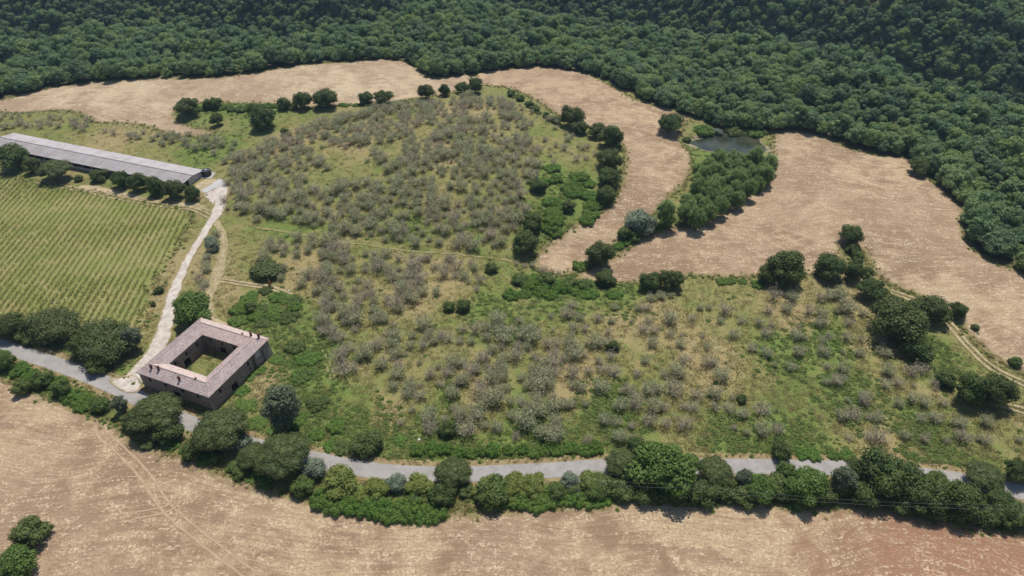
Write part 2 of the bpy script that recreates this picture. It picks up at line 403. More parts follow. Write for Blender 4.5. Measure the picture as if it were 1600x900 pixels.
F_MID = G([(741, 116), (800, 107), (850, 105), (910, 113), (960, 137), (1000, 158), (1040, 168), (1062, 176), (1078, 186), (1068, 196), (1062, 214), (1078, 240), (1082, 262),
           (1068, 290), (1048, 305), (1030, 330), (990, 350), (965, 380), (930, 412), (900, 425), (868, 432), (842, 424), (834, 405), (850, 384), (888, 358), (938, 330), (966, 302),
           (974, 270), (974, 232), (950, 210), (915, 200), (880, 186), (838, 158), (795, 138), (745, 131)])
F_RIGHT = G([(893, 436), (925, 418), (962, 397), (1000, 374), (1040, 357), (1090, 350), (1135, 318), (1190, 290), (1207, 250), (1211, 210), (1250, 205), (1290, 215), (1340, 236),
             (1380, 243), (1425, 245), (1450, 277), (1480, 300), (1505, 325), (1505, 360), (1530, 395), (1600, 427), (1760, 480), (1760, 660), (1600, 583), (1560, 562), (1522, 535), (1492, 498),
             (1440, 464), (1392, 444), (1362, 418), (1347, 388), (1318, 384), (1312, 412), (1275, 430), (1200, 432), (1130, 433), (1060, 432), (1000, 441), (940, 443)])
WOOD = np.vstack([G([(-260, 188), (-100, 165), (0, 155), (60, 140), (150, 127), (250, 121), (330, 120), (400, 112), (480, 100), (560, 95), (600, 91), (645, 97), (668, 118),
                     (692, 121), (742, 114), (800, 106), (850, 104), (915, 112), (965, 135), (1005, 157), (1045, 168), (1085, 184), (1120, 199), (1205, 204), (1250, 204), (1292, 213),
                     (1342, 235), (1382, 242), (1432, 252), (1451, 272), (1481, 297), (1506, 324), (1504, 360), (1530, 394), (1598, 426), (1766, 480), (1900, 530)]),
                  np.array([[560, 250], [800, 330], [800, 900], [-800, 900], [-800, 330], [-480, 310]])])
VINEYARD = G([(-220, 225), (-60, 262), (0, 272), (80, 288), (200, 311), (280, 326), (296, 340), (286, 370), (262, 410), (236, 448), (225, 505), (170, 520), (80, 506), (0, 492), (-160, 470)])

def sheet(name, outline, spacing, lift, mat, wobble=0.5, **props):
    o = densify(outline, spacing * 0.6, smooth=wobble > 0)
    nx = vnoise(o[:, 0] * 0.35, o[:, 1] * 0.35, 3) - 0.5; ny = vnoise(o[:, 0] * 0.35, o[:, 1] * 0.35, 9) - 0.5
    o = o + np.stack([nx, ny], 1) * 2 * wobble
    x0, y0 = o.min(0); x1, y1 = o.max(0)
    gx, gy = np.meshgrid(np.arange(x0, x1, spacing), np.arange(y0, y1, spacing))
    gx = gx.ravel() + rng.uniform(-.2, .2, gx.size) * spacing; gy = gy.ravel() + rng.uniform(-.2, .2, gy.size) * spacing
    keep = inside(o, gx, gy); gx, gy = gx[keep], gy[keep]
    d = dist_poly(o, gx, gy); keep = d > 0.5 * spacing; gx, gy = gx[keep], gy[keep]
    pts = np.vstack([o, np.stack([gx, gy], 1)]); n = len(o)
    v, e, f, *_ = delaunay_2d_cdt([Vector(p) for p in pts], [(i, (i + 1) % n) for i in range(n)], [], 1, 1e-4)
    v = np.array([(q.x, q.y) for q in v]); d = dist_poly(o, v[:, 0], v[:, 1])
    f = np.array([q for q in f if len(q) == 3])
    a = v[f[:, 1]] - v[f[:, 0]]; b = v[f[:, 2]] - v[f[:, 0]]
    fl = (a[:, 0] * b[:, 1] - a[:, 1] * b[:, 0]) < 0
    f[fl] = f[fl][:, ::-1]
    c = v[f].mean(1); f = f[inside(o, c[:, 0], c[:, 1])]
    me = make_mesh(name, np.column_stack([v, H(v[:, 0], v[:, 1]) + lift]), [f], [mat], attrs={"edge": ('POINT', d)}, smooth=True)
    return link(name, me, kind='structure', **props)

# lush and parched places of the meadow
LUSH = [(480, 560, 60), (470, 640, 60), (560, 690, 60), (430, 500, 45), (880, 300, 45), (850, 340, 40), (870, 455, 60), (960, 455, 50), (680, 705, 60), (850, 705, 70), (1250, 705, 60),
        (760, 480, 35), (800, 510, 30), (700, 620, 20), (1290, 530, 40), (1230, 560, 40), (950, 640, 50), (1150, 690, 50), (400, 170, 50), (350, 165, 40), (1460, 560, 40), (640, 350, 25), (1330, 620, 50), (1450, 690, 50), (60, 600, 60), (150, 620, 40), (330, 230, 40), (1130, 250, 60), (690, 720, 50)]
DRY = [(560, 210, 40), (690, 240, 35), (460, 215, 40), (600, 650, 30), (1250, 500, 40), (1100, 560, 50), (760, 610, 40), (640, 470, 40), (700, 440, 40), (480, 420, 40), (350, 450, 40), (1330, 460, 50), (270, 420, 40),
       (250, 460, 30), (1000, 500, 70), (740, 170, 40), (1400, 700, 60), (900, 590, 50), (340, 300, 30), (150, 230, 50), (420, 600, 30), (1340, 540, 30)]
def spots(lst, x, y):
    r = np.zeros(x.shape)
    for px, py, s in lst:
        c = ground_at(px, py)[0]; sc = to_photo(c[0], c[1], 0)[2]; w = s / sc
        r = np.maximum(r, np.exp(-(((x - c[0]) / w) ** 2 + ((y - c[1]) / (1.4 * w)) ** 2)))
    return r

def build_ground():
    xs = np.concatenate([np.linspace(-2500, -420, 40)[:-1], np.arange(-420, 420, 3.0), np.linspace(420, 2500, 40)])
    ys = np.concatenate([np.linspace(-1500, 20, 40)[:-1], np.arange(20, 420, 3.0), np.arange(420, 900, 8.0), np.linspace(900, 4000, 40)])
    X, Y = np.meshgrid(xs, ys); Z = H(X, Y)
    n, m = X.shape
    idx = np.arange(n * m).reshape(n, m)
    f = np.stack([idx[:-1, :-1], idx[:-1, 1:], idx[1:, 1:], idx[1:, :-1]], -1).reshape(-1, 4)
    x, y = X.ravel(), Y.ravel()
    me = make_mesh("ground", np.column_stack([x, y, Z.ravel()]), [f], [M['ground']],
                   attrs={"lush": ('POINT', spots(LUSH, x, y)), "dry": ('POINT', spots(DRY, x, y))}, smooth=True)
    link("ground", me, kind='structure', label="rough meadow ground of green and dry grass under the olive grove")
build_ground()
sheet("stubble_field", F_FRONT, 2.6, 0.08, M['stub_front'], label="tan stubble field with brown soil in front of the roadside hedge")
sheet("stubble_field", F_BACK, 3.0, 0.08, M['stub_back'], label="pale stubble field behind the olive grove along the wood")
sheet("stubble_field", F_MID, 3.0, 0.08, M['stub_mid'], label="curved strip of stubble field between the grove and the pond trees")
sheet("stubble_field", F_RIGHT, 3.0, 0.08, M['stub_right'], label="wide stubble field between the pond and the wood")
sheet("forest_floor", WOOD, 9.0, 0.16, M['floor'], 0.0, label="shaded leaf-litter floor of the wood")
sheet("vineyard_ground", VINEYARD, 3.0, 0.07, M['vinesoil'], label="grassy ground of the vineyard below the long barn")

def ribbon(name, px, width, lift, mat, wob=0.25, world=False, n=6, step=1.2, **props):
    c = densify(np.array(px, float) if world else G(px), step, closed=False)
    t = np.gradient(c, axis=0); t /= np.linalg.norm(t, axis=1)[:, None]
    nrm = np.stack([-t[:, 1], t[:, 0]], 1)
    w = np.interp(np.linspace(0, 1, len(c)), np.linspace(0, 1, len(np.atleast_1d(width))), np.atleast_1d(width))
    wl = w / 2 + wob * 2 * (vnoise(c[:, 0] * .7, c[:, 1] * .7, 5) - .5); wr = w / 2 + wob * 2 * (vnoise(c[:, 0] * .7, c[:, 1] * .7, 6) - .5)
    rows = []; ed = []
    for i in range(n + 1):
        a = i / n; ed.append(np.minimum(a, 1 - a) * (wl + wr))
        rows.append(c + nrm * (wl * (1 - a) - wr * a)[:, None])
    V = np.stack(rows, 1).reshape(-1, 2)
    idx = np.arange(len(V)).reshape(len(c), n + 1)
    f = np.stack([idx[:-1, :-1], idx[:-1, 1:], idx[1:, 1:], idx[1:, :-1]], -1).reshape(-1, 4)[:, ::-1]
    me = make_mesh(name, np.column_stack([V, H(V[:, 0], V[:, 1]) + lift]), [f], [mat], attrs={"edge": ('POINT', np.stack(ed, 1).ravel())}, smooth=True)
    return link(name, me, kind='structure', **props)

ROAD = [(-230, 468), (-100, 508), (0, 541), (60, 560), (110, 577), (160, 597), (205, 617), (255, 644), (310, 666), (380, 692), (450, 709), (520, 724), (580, 735), (640, 740), (720, 741), (800, 738), (860, 735),
        (940, 730), (1050, 729), (1150, 729), (1240, 730), (1340, 733), (1430, 742), (1500, 750), (1600, 770), (1750, 805)]
ribbon("verge", ROAD, 7.6, 0.06, M['verge'], 0.6, label="dry grass verge along the paved road")
ribbon("paved_road", ROAD, 4.3, 0.11, M['asphalt'], 0.08, label="narrow grey asphalt road passing the courtyard farmhouse")
ribbon("gravel_track", [(190, 606), (212, 590), (236, 560), (252, 530), (260, 505), (266, 480), (273, 455), (287, 420), (305, 387), (323, 358), (336, 338), (343, 322), (345, 312)], [6.5, 6.0, 5.0, 4.4, 4.0, 3.6, 3.2, 3.0, 2.9, 3.0, 3.4, 4.0, 4.6], 0.15, M['gravel'], 0.35,
       label="white gravel track climbing from the road to the barn yard")
sheet("gravel_apron", G([(170, 594), (192, 590), (207, 586), (219, 596), (220, 610), (206, 615), (188, 610)]), 1.4, 0.19, M['gravel'], 0.2, label="pale gravel apron beside the farmhouse corner")
sheet("gravel_yard", G([(318, 306), (332, 297), (350, 285), (357, 289), (354, 312), (350, 332), (338, 342), (334, 322)]), 1.6, 0.105, M['gravel'], 0.3, label="pale gravel yard between barn gable and grove")
def ruts(pts, gap, w, mat, label, lift=0.13):
    c = densify(G(pts), 1.5, closed=False)
    t = np.gradient(c, axis=0); t /= np.linalg.norm(t, axis=1)[:, None]; nr = np.stack([-t[:, 1], t[:, 0]], 1)
    for s in (-.5, .5):
        ribbon("wheel_track", c + nr * gap * s, w, lift, mat, 0.16, world=True, n=4, label=label)
ribbon("earth_track", [(336, 346), (346, 364), (349, 386), (345, 410), (335, 440), (322, 464), (322, 490), (332, 504)], [2.2, 2.6, 3.0, 3.4, 4.2, 4.6, 5.0, 5.0], 0.115, M['strip'], 0.5, label="dry tan earth strip branching off the gravel track")
ruts([(334, 342), (346, 362), (350, 385), (346, 410), (336, 440), (322, 462), (316, 485)], 1.7, 0.9, M['dirt'], "tan wheel ruts curving beside the gravel track")
ruts([(60, 284), (130, 298), (200, 312), (262, 322), (300, 326), (330, 340)], 1.7, 1.0, M['dirt'], "dry earth wheel ruts along the top of the vineyard")
ruts([(300, 322), (318, 328), (336, 336)], 1.6, 0.8, M['dirt'], "short earth ruts joining the barn yard", 0.135)
ruts([(157, 662), (160, 678), (185, 700), (225, 742), (262, 795), (320, 845), (400, 905)], 2.0, 0.55, M['wheel'], "pale tractor wheel lines crossing the front stubble field")
ruts([(215, 805), (262, 795), (285, 775)], 1.7, 0.45, M['wheel'], "faint short wheel lines crossing the tractor track", 0.135)
ribbon("footpath", [(400, 356), (450, 363), (540, 379), (640, 392), (720, 398), (800, 408)], 0.9, 0.13, M['path'], 0.4, label="faint pale footpath through the middle of the grove")
ruts([(345, 438), (390, 445), (425, 450), (455, 462)], 1.3, 1.0, M['dirt'], "short earth path past the rusty frame")
ruts([(1392, 456), (1440, 474), (1480, 503), (1512, 540), (1550, 575), (1605, 602)], 1.8, 1.1, M['dirt'], "pale farm track along the edge of the wide stubble field")
ruts([(1560, 632), (1600, 642), (1680, 668)], 1.8, 1.0, M['dirt'], "pale earth track beside the large oak")
ruts([(500, 548), (515, 575), (520, 592)], 1.2, 0.7, M['path'], "worn grass path near the farmhouse")
ruts([(318, 492), (330, 502), (350, 512)], 2.2, 1.6, M['dirt'], "bare ground behind the farmhouse roof")
ribbon("barn_yard", [(318, 300), (333, 292), (350, 282)], [3.0, 4.0, 5.5], 0.17, M['concrete'], 0.1, label="grey concrete slab at the barn end")
sheet("bare_earth", G([(304, 292), (318, 281), (328, 278), (340, 284), (330, 296), (316, 303)]), 1.5, 0.10, M['dirt'], 0.3, label="reddish bare earth at the gable end of the barn")
sheet("bare_earth", G([(120, 296), (150, 290), (250, 312), (312, 318), (326, 330), (300, 326), (200, 310)]), 2, 0.09, M['dirt'], 0.4, label="dry strip under the barn trees")

_t = np.linspace(0, 2 * math.pi, 49)[:-1]
wv = np.column_stack([POND[0] + 17 * np.cos(_t), POND[1] + 12.5 * np.sin(_t), np.full(48, float(H(*POND)) + 1.45)])
_a = np.linspace(0, 2 * math.pi, 60)
_q = np.sqrt(1.12 / shore(_a[:-1]))
sheet("pond_bank", np.column_stack([POND[0] + 17 * _q * np.cos(_a[:-1]), POND[1] + 12.5 * _q * np.sin(_a[:-1])]), 1.5, 0.06, M['mud'], 0.7, label="dry muddy rim of the pond")
link("pond_water", make_mesh("pond_water", wv, [np.arange(48)[None, :]], [M['water']]), kind='structure', label="dark still pond at the foot of the wood")
# ------------------------------------------------------------------ courtyard farmhouse
def wall_mesh(name, length, z0, z1, openings, mat, depth=0.35):
    """wall in its own plane: u along x, outside towards -y, with real recessed openings (u0, u1, z0, z1)"""
    us = sorted({-length / 2, length / 2, *[q for o in openings for q in o[:2]]}); zs = sorted({z0, z1, *[q for o in openings for q in o[2:4]]})
    b = MB()
    for i in range(len(us) - 1):
        for j in range(len(zs) - 1):
            um, zm = (us[i] + us[i + 1]) / 2, (zs[j] + zs[j + 1]) / 2
            if any(o[0] < um < o[1] and o[2] < zm < o[3] for o in openings): continue
            b.add([(us[i], 0, zs[j]), (us[i + 1], 0, zs[j]), (us[i + 1], 0, zs[j + 1]), (us[i], 0, zs[j + 1])], [(0, 1, 2, 3)])
    for a, c, d, e in [o[:4] for o in openings]:
        b.add([(a, 0, d), (c, 0, d), (c, depth, d), (a, depth, d)], [(0, 1, 2, 3)]); b.add([(a, 0, e), (c, 0, e), (c, depth, e), (a, depth, e)], [(3, 2, 1, 0)])
        b.add([(a, 0, d), (a, depth, d), (a, depth, e), (a, 0, e)], [(0, 1, 2, 3)]); b.add([(c, 0, d), (c, depth, d), (c, depth, e), (c, 0, e)], [(3, 2, 1, 0)])
    return b.mesh(name, mat)

def farmhouse():
    cx, cy = -81.7, 133.1
    z = float(H(cx, cy)) - 0.05
    t = link("farmhouse", None, loc=(cx, cy, z), label="square stone farmhouse with tiled roofs around a grassy courtyard", category="farmhouse")
    t.rotation_euler = (0, 0, math.radians(-21.9))
    A, B, AE, BE, EZ = 11.45, 6.5, 11.85, 6.2, 5.45
    R = (AE + BE) / 2; RZ = EZ + (AE - R) * math.tan(math.radians(27))
    outer = {0: [(-8.6, -7.7, 3.4, 4.5), (-3.5, -2.6, 3.4, 4.5), (2.2, 3.1, 3.4, 4.5), (7.0, 7.9, 3.4, 4.5), (-1.0, 1.1, 0.02, 2.6)],
             90: [(4.1, 5.3, 0.02, 4.6), (2.5, 3.2, 3.3, 4.4), (2.7, 3.3, 1.5, 2.3), (-4.4, -2.2, 0.02, 2.3), (-8.2, -7.4, 3.3, 4.4), (8.4, 9.2, 2.9, 4.0)],
             180: [(-7, -6, 3.2, 4.4), (0, 1, 3.2, 4.4), (6, 7, 3.2, 4.4)], 270: [(-7, -6, 3.2, 4.4), (-1, 1.4, 0.02, 2.8), (6, 7, 3.2, 4.4)]}
    inner = [(-4.6, -3.8, 3.4, 4.4), (-0.6, 0.2, 3.4, 4.4), (3.4, 4.2, 3.4, 4.4), (-1.8, 0.4, 0.02, 2.4)]
    for side, ang in enumerate((0, 90, 180, 270)):
        ra = math.radians(ang)
        for ops, half, flip in ((outer[ang], A, 0), (inner, B, math.pi)):
            base = Vector((math.sin(ra) * half, -math.cos(ra) * half, 0))
            w = link("wall", wall_mesh("wall", half * 2, 0, EZ - 0.02, ops, M['stone']), t, base); w.rotation_euler = (0, 0, ra + flip)
            for a, c, d, e in ops:
                door = d < 0.1
                f = MB(); k = 0.09
                f.box(a, a + k, 0.22, 0.30, d, e); f.box(c - k, c, 0.22, 0.30, d, e); f.box(a + k, c - k, 0.22, 0.30, e - k, e)
                if not door: f.box(a - 0.08, c + 0.08, -0.06, 0.2, d - 0.12, d)
                fo = link("door" if door else "window", f.mesh("frame", M['wood']), t, base); fo.rotation_euler = (0, 0, ra + flip)
                p = MB(); p.box(a + 0.002, c - 0.002, 0.31, 0.345, d, e)
                link("door_leaf_or_shade" if door else "pane", p.mesh("pane", M['wood'] if door and c - a < 1.5 else M['dark']), fo)  # wide doorways get a near-black slab painted as the shade inside
        # roof of one wing: outer and inner slope with barrel-tile ribs, mitred at the corners
        b = MB(); th = 0.16; nf = []
        for (e, s) in ((AE, 1), (BE, -1)):
            q = [(-e, -e, EZ), (e, -e, EZ), (R, -R, RZ), (-R, -R, RZ)]
            lo = [(x, y, zz - th) for x, y, zz in q]
            b.add(q, [(0, 1, 2, 3)] if s > 0 else [(3, 2, 1, 0)]); b.add(lo, [(3, 2, 1, 0)] if s > 0 else [(0, 1, 2, 3)])
            b.add([q[0], q[1], lo[1], lo[0]], [(3, 2, 1, 0)] if s > 0 else [(0, 1, 2, 3)])
            tt = -max(e, R) + 0.15
            while tt < max(e, R) - 0.1:
                if s > 0: s0, s1 = 0.0, min(1.0, (AE - abs(tt)) / (AE - R))
                else: s0, s1 = max(0.0, (abs(tt) - BE) / (R - BE)), 1.0
                n = max(1, int((s1 - s0) * 7))
                for i in range(n):
                    u0, u1 = s0 + (s1 - s0) * i / n, s0 + (s1 - s0) * (i + 1) / n
                    if u1 - u0 < 0.03: continue
                    j = random.uniform(-0.025, 0.025); hh = random.uniform(0.035, 0.065)
                    P = []
                    for uu, lift in ((u0, 0.03), (u1, 0.0)):
                        yy = -(e + (R - e) * uu); zz = EZ + (RZ - EZ) * uu
                        P += [(tt - .10 + j, yy, zz + .004), (tt - .05 + j, yy, zz + hh + lift), (tt + .05 + j, yy, zz + hh + lift), (tt + .10 + j, yy, zz + .004)]
                    b.add(P, [(0, 1, 5, 4), (1, 2, 6, 5), (2, 3, 7, 6), (0, 3, 2, 1)])
                tt += 0.27
            nf.append(len(b.f))
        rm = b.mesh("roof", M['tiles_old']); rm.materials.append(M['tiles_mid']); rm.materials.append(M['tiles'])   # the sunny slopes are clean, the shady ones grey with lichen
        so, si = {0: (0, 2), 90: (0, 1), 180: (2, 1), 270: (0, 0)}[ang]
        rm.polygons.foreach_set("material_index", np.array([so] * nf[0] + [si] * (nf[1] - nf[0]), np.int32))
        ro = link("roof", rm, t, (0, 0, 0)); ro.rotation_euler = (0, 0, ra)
        rb = MB()
        for i in range(int(2 * R / 0.4)):
            x = -R + 0.2 + i * 0.4
            rb.tube([(x - .2, -R, RZ + .05 + random.uniform(-.02, .02)), (x + .19, -R, RZ + .06)], [0.14, 0.12], 6)
        link("ridge_tiles", rb.mesh("ridge_tiles", M['tiles_mid']), ro)
        chim = {0: [(-8.0, -9.9, 1.0), (-5.7, -9.7, 1.0), (1.6, -10.4, 1.1), (5.6, -8.9, .5)], 90: [(10.2, -9.9, 1.1)], 180: [(-7.6, -9.9, 1.0), (-5.2, -9.3, .5)], 270: []}[ang]
        for x, y, hh in chim:
            zz = EZ + (RZ - EZ) * (AE - abs(y)) / (AE - R) if abs(y) > R else RZ - 0.1
            c = MB(); c.box(x - .22, x + .22, y - .22, y + .22, zz - .25, zz + hh)
            co = link("chimney", c.mesh("chimney", M['brickred']), ro)
            if hh > .8:
                c = MB(); c.box(x - .29, x + .29, y - .29, y + .29, zz + hh, zz + hh + .10)
                for sx in (-1, 1): c.box(x + sx * .17 - .05, x + sx * .17 + .05, y - .2, y + .2, zz + hh + .10, zz + hh + .35)
                c.box(x - .30, x + .30, y - .28, y + .28, zz + hh + .35, zz + hh + .43)
                co.name = "chimney"; co.data = c_join(co.data, c)
    b = MB(); b.add([(A, 8.6, 0), (A + .7, 8.6, 0), (A, 8.6, 4.2), (A, A, 0), (A + .7, A, 0), (A, A, 4.2)], [(0, 1, 2), (5, 4, 3), (1, 4, 5, 2), (0, 3, 4, 1)])
    link("buttress", b.mesh("buttress", M['stone']), t)
    b = MB(); b.box(A + .004, A + .03, 6.0, 7.6, 2.9, 4.9)
    link("plaster_patch", b.mesh("plaster_patch", M['panel']), t, label="pale plaster patch on the stone wall")
    b = MB(); b.tube([(A + .12, -A - .1, EZ - .1), (A + .12, -A - .1, 0.1)], [.06, .06], 6)
    link("drainpipe", b.mesh("drainpipe", M['metal']), t)
    return t

def c_join(me, mb):
    b = MB(); b.v = [tuple(v.co) for v in me.vertices]; b.f = [tuple(p.vertices) for p in me.polygons]
    b.add(mb.v, mb.f); return b.mesh("chimney", me.materials[0])
farmhouse()

# ------------------------------------------------------------------ long barn with its tank
def barn():
    cx, cy = -170.75, 252.6
    z = float(H(cx, cy)) - 0.05
    t = link("long_barn", None, loc=(cx, cy, z), label="very long low barn with grey sheet roof above the vineyard", category="barn")
    t.rotation_euler = (0, 0, math.radians(-19.8))
    L, W, E, RZ = 50.0, 5.8, 3.1, 3.85
    EW = 6.4
    for s, nm in ((-1, "near"), (1, "far")):
        b = MB()
        n = 50
        for i in range(n):                                      # sheets laid side by side, lapping by a hand
            x0, x1 = -L - .4 + i * (2 * L + .8) / n, -L - .4 + (i + 1) * (2 * L + .8) / n + .02
            for k in range(3):
                j = random.uniform(0, .006)
                a, c = k / 3, (k + 1) / 3 + (.01 if k < 2 else 0)
                y0, y1 = s * EW * (1 - a), s * EW * (1 - c); z0, z1 = E + (RZ - E) * a + k * .02 + j, E + (RZ - E) * c + k * .02 + j
                q = [(x0, y0, z0), (x1, y0, z0), (x1, y1, z1), (x0, y1, z1)]
                lo = [(x, y, zz - .05) for x, y, zz in q]
                b.add(q + lo, [(0, 1, 2, 3), (7, 6, 5, 4), (0, 4, 5, 1), (1, 5, 6, 2), (2, 6, 7, 3), (3, 7, 4, 0)] if s < 0 else [(3, 2, 1, 0), (4, 5, 6, 7), (1, 5, 4, 0), (2, 6, 5, 1), (3, 7, 6, 2), (0, 4, 7, 3)])
        ro = link("roof", b.mesh("roof", M['sheet'] if s < 0 else M['sheet_pale']), t)  # near slope in the darker sheet tone, far slope in the paler
    b = MB(); b.tube([(-L - .4, 0, RZ + .10), (L + .4, 0, RZ + .10)], [.16, .16], 6); link("ridge_cap", b.mesh("ridge_cap", M['sheet']), t)
    b = MB(); b.box(-L, L, W - .2, W, 0, E); link("rear_wall", b.mesh("rear_wall", M['panel']), t)
    b = MB(); b.box(-L, L, -W, -W + .2, 0, 1.2); link("low_wall", b.mesh("low_wall", M['panel']), t)
    for i in range(21):
        x = -L + .2 + i * (2 * L - .4) / 20
        b = MB(); b.box(x - .2, x + .2, -W + .01, -W + .36, 1.2, E); link("pillar", b.mesh("pillar", M['concrete']), t)
    b = MB(); b.add([(-L, -W, 0), (-L, W, 0), (-L, W, E), (-L, 0, RZ - .1), (-L, -W, E)], [(0, 1, 2, 3, 4)][::-1]); link("gable_wall", b.mesh("gable_wall", M['panel']), t)
    b = MB(); b.box(L - .15, L - .02, -W + .3, W, 0, .3); link("sill_beam", b.mesh("sill_beam", M['concrete']), t)
    for i in range(8):
        y0 = -2.4 + i * 1.05
        top = E + (RZ - E) * (1 - max(abs(y0), abs(y0 + 1.0)) / EW) - .25
        b = MB(); b.box(L - .06, L + .02 + .03 * (i % 2), y0, y0 + 1.0, .3, top); link("wall_panel", b.mesh("wall_panel", M['panel']), t)
    b = MB(); b.add([(L - .1, -W, 0), (L - .1, -2.45, 0), (L - .1, -2.45, E + .3), (L - .1, -W, E - .05)], [(0, 1, 2, 3)]); link("painted_shade_sheet", b.mesh("painted_shade_sheet", M['dark']), t)  # solid near-black sheet, painting the shade inside the open bay
    for y in (-W + .1, -2.5):
        b = MB(); b.box(L - .08, L + .10, y - .09, y + .09, 0, E + .1); link("post", b.mesh("post", M['wood']), t)
    b = MB(); b.add([(L + .38, -EW, E - .25), (L + .38, 0, RZ - .25), (L + .38, EW, E - .25), (L + .38, EW, E - .02), (L + .38, 0, RZ - .02), (L + .38, -EW, E - .02)], [(0, 1, 4, 5), (1, 2, 3, 4)]); link("bargeboard", b.mesh("bargeboard", M['wood']), t)
barn()

def tank():
    c = ground_at(324, 274)[0]; z = float(H(*c))
    t = link("water_tank", None, loc=(c[0], c[1], z), label="dark round water tank beside the barn gable", category="tank")
    b = MB(); b.box(-3.4, 2.6, -2.6, 2.2, 0, .18); link("pad", b.mesh("pad", M['concrete']), t)
    b = MB(); b.tube([(0, 0, .18), (0, 0, 2.3), (0, 0, 2.45)], [1.75, 1.75, 1.6], 24); bo = link("tank_body", b.mesh("tank_body", M['tank']), t)
    for zz in (.8, 1.5):
        b = MB(); b.tube([(0, 0, zz), (0, 0, zz + .1)], [1.80, 1.80], 24); link("hoop", b.mesh("hoop", M['tank']), bo)
    b = MB(); b.tube([(0, 0, 2.45), (0, 0, 2.62)], [.5, .45], 14); link("lid", b.mesh("lid", M['metal']), bo)
tank()

def rusty_frame():
    c = ground_at(423, 449)[0]; z = float(H(*c))
    t = link("rusty_frame", None, loc=(c[0], c[1], z), label="small rust-red iron frame standing beside the grove path", category="iron frame")
    for x in (-.45, .45):
        b = MB(); b.tube([(x, 0, 0), (x * .9, 0, 2.4)], [.07, .06], 6); link("post", b.mesh("post", M['rust']), t)
    b = MB(); b.box(-.38, .1, -.04, .04, .3, 2.2); link("plate", b.mesh("plate", M['rust']), t)
    b = MB(); b.tube([(-.5, 0, 2.4), (.5, 0, 2.4)], [.06, .06], 6); link("crossbar", b.mesh("crossbar", M['rust']), t)
    b = MB(); b.tube([(.4, 0, 2.2), (.5, -1.0, 0)], [.05, .05], 6); link("brace", b.mesh("brace", M['rust']), t)
rusty_frame()

def rock(px, py, r, label):
    c = ground_at(px, py)[0]
    b = MB(); n = 8; rings = []
    vs = []
    for i, (rr, zz) in enumerate(((1, -.1), (.95, .35), (.6, .7), (.15, .8))):
        for k in range(n): a = 2 * math.pi * k / n; q = rr * random.uniform(.75, 1.15); vs.append((r * q * math.cos(a), r * .8 * q * math.sin(a), r * zz * random.uniform(.9, 1.1)))
    fs = [(i * n + k, i * n + (k + 1) % n, (i + 1) * n + (k + 1) % n, (i + 1) * n + k) for i in range(3) for k in range(n)] + [tuple(3 * n + k for k in range(n))]
    b.add(vs, fs); link("boulder", b.mesh("boulder", M['rock']), None, (c[0], c[1], float(H(*c))), label=label, category="boulder")
rock(377, 479, .55, "small white boulder beside the bramble thicket above the farmhouse")
rock(452, 455, .45, "pale boulder on the grass past the rusty frame")
rock(655, 687, .45, "pale flat boulder at the foot of the grove near the road")
rock(84, 474, .4, "small white stone standing among the lower vine rows")

# ------------------------------------------------------------------ overhead line along the field edge
def power_line():
    spots_ = [(902, 781), (1062, 791), (1578, 824)]
    where = ["behind the low bramble bushes", "in front of the big bright green tree", "at the dark thicket near the frame edge"]
    tops = []
    for (px, py), wh in zip(spots_, where):
        c = ground_at(px, py)[0]; z = float(H(*c)); hgt = 7.4
        t = link("utility_pole", None, loc=(c[0], c[1], z), label="thin concrete utility pole " + wh, category="pole", group="poles of the overhead line")
        b = MB(); b.tube([(0, 0, -.3), (0, 0, hgt)], [.10, .06], 8); link("shaft", b.mesh("shaft", M['poleconc']), t)
        b = MB(); b.box(-.06, .06, -.55, .55, hgt - .35, hgt - .25); link("crossarm", b.mesh("crossarm", M['metal']), t)
        for s in (-.5, .5):
            b = MB(); b.tube([(0, s, hgt - .25), (0, s, hgt - .05)], [.05, .04], 6); link("insulator", b.mesh("insulator", M['poleconc']), t)
        tops.append(Vector((c[0], c[1], z + hgt - .05)))
    for i in range(len(tops) - 1):
        for s, wd in ((-.5, "road-side"), (.5, "field-side")):
            b = MB(); pts = []
            for k in range(15):
                a = k / 14; p = tops[i].lerp(tops[i + 1], a); pts.append((p.x, p.y - s, p.z - .028 * (tops[i] - tops[i + 1]).length * 4 * a * (1 - a)))
            b.tube(pts, [.011] * 15, 4); link("overhead_cable", b.mesh("overhead_cable", M['wire']), None, label="%s sagging overhead cable running to the pole %s" % (wd, where[i + 1]), category="cable", group="cables of the overhead line")
power_line()

# ------------------------------------------------------------------ vines in rows
def leaf_quads(P, N, size, tint, r, aspect=0.75):
    """rhombic leaf sprays at P facing N"""
    n = len(P)
    t = r.normal(size=(n, 3)); t -= N * (t * N).sum(1)[:, None]; t /= np.linalg.norm(t, axis=1)[:, None]
    b = np.cross(N, t); s = np.asarray(size)[:, None]
    bend = N * s * 0.18
    V = np.stack([P - t * s, P + b * s * aspect + bend, P + t * s, P - b * s * aspect + bend], 1).reshape(-1, 3)
    return V, np.arange(4 * n).reshape(n, 4), tint

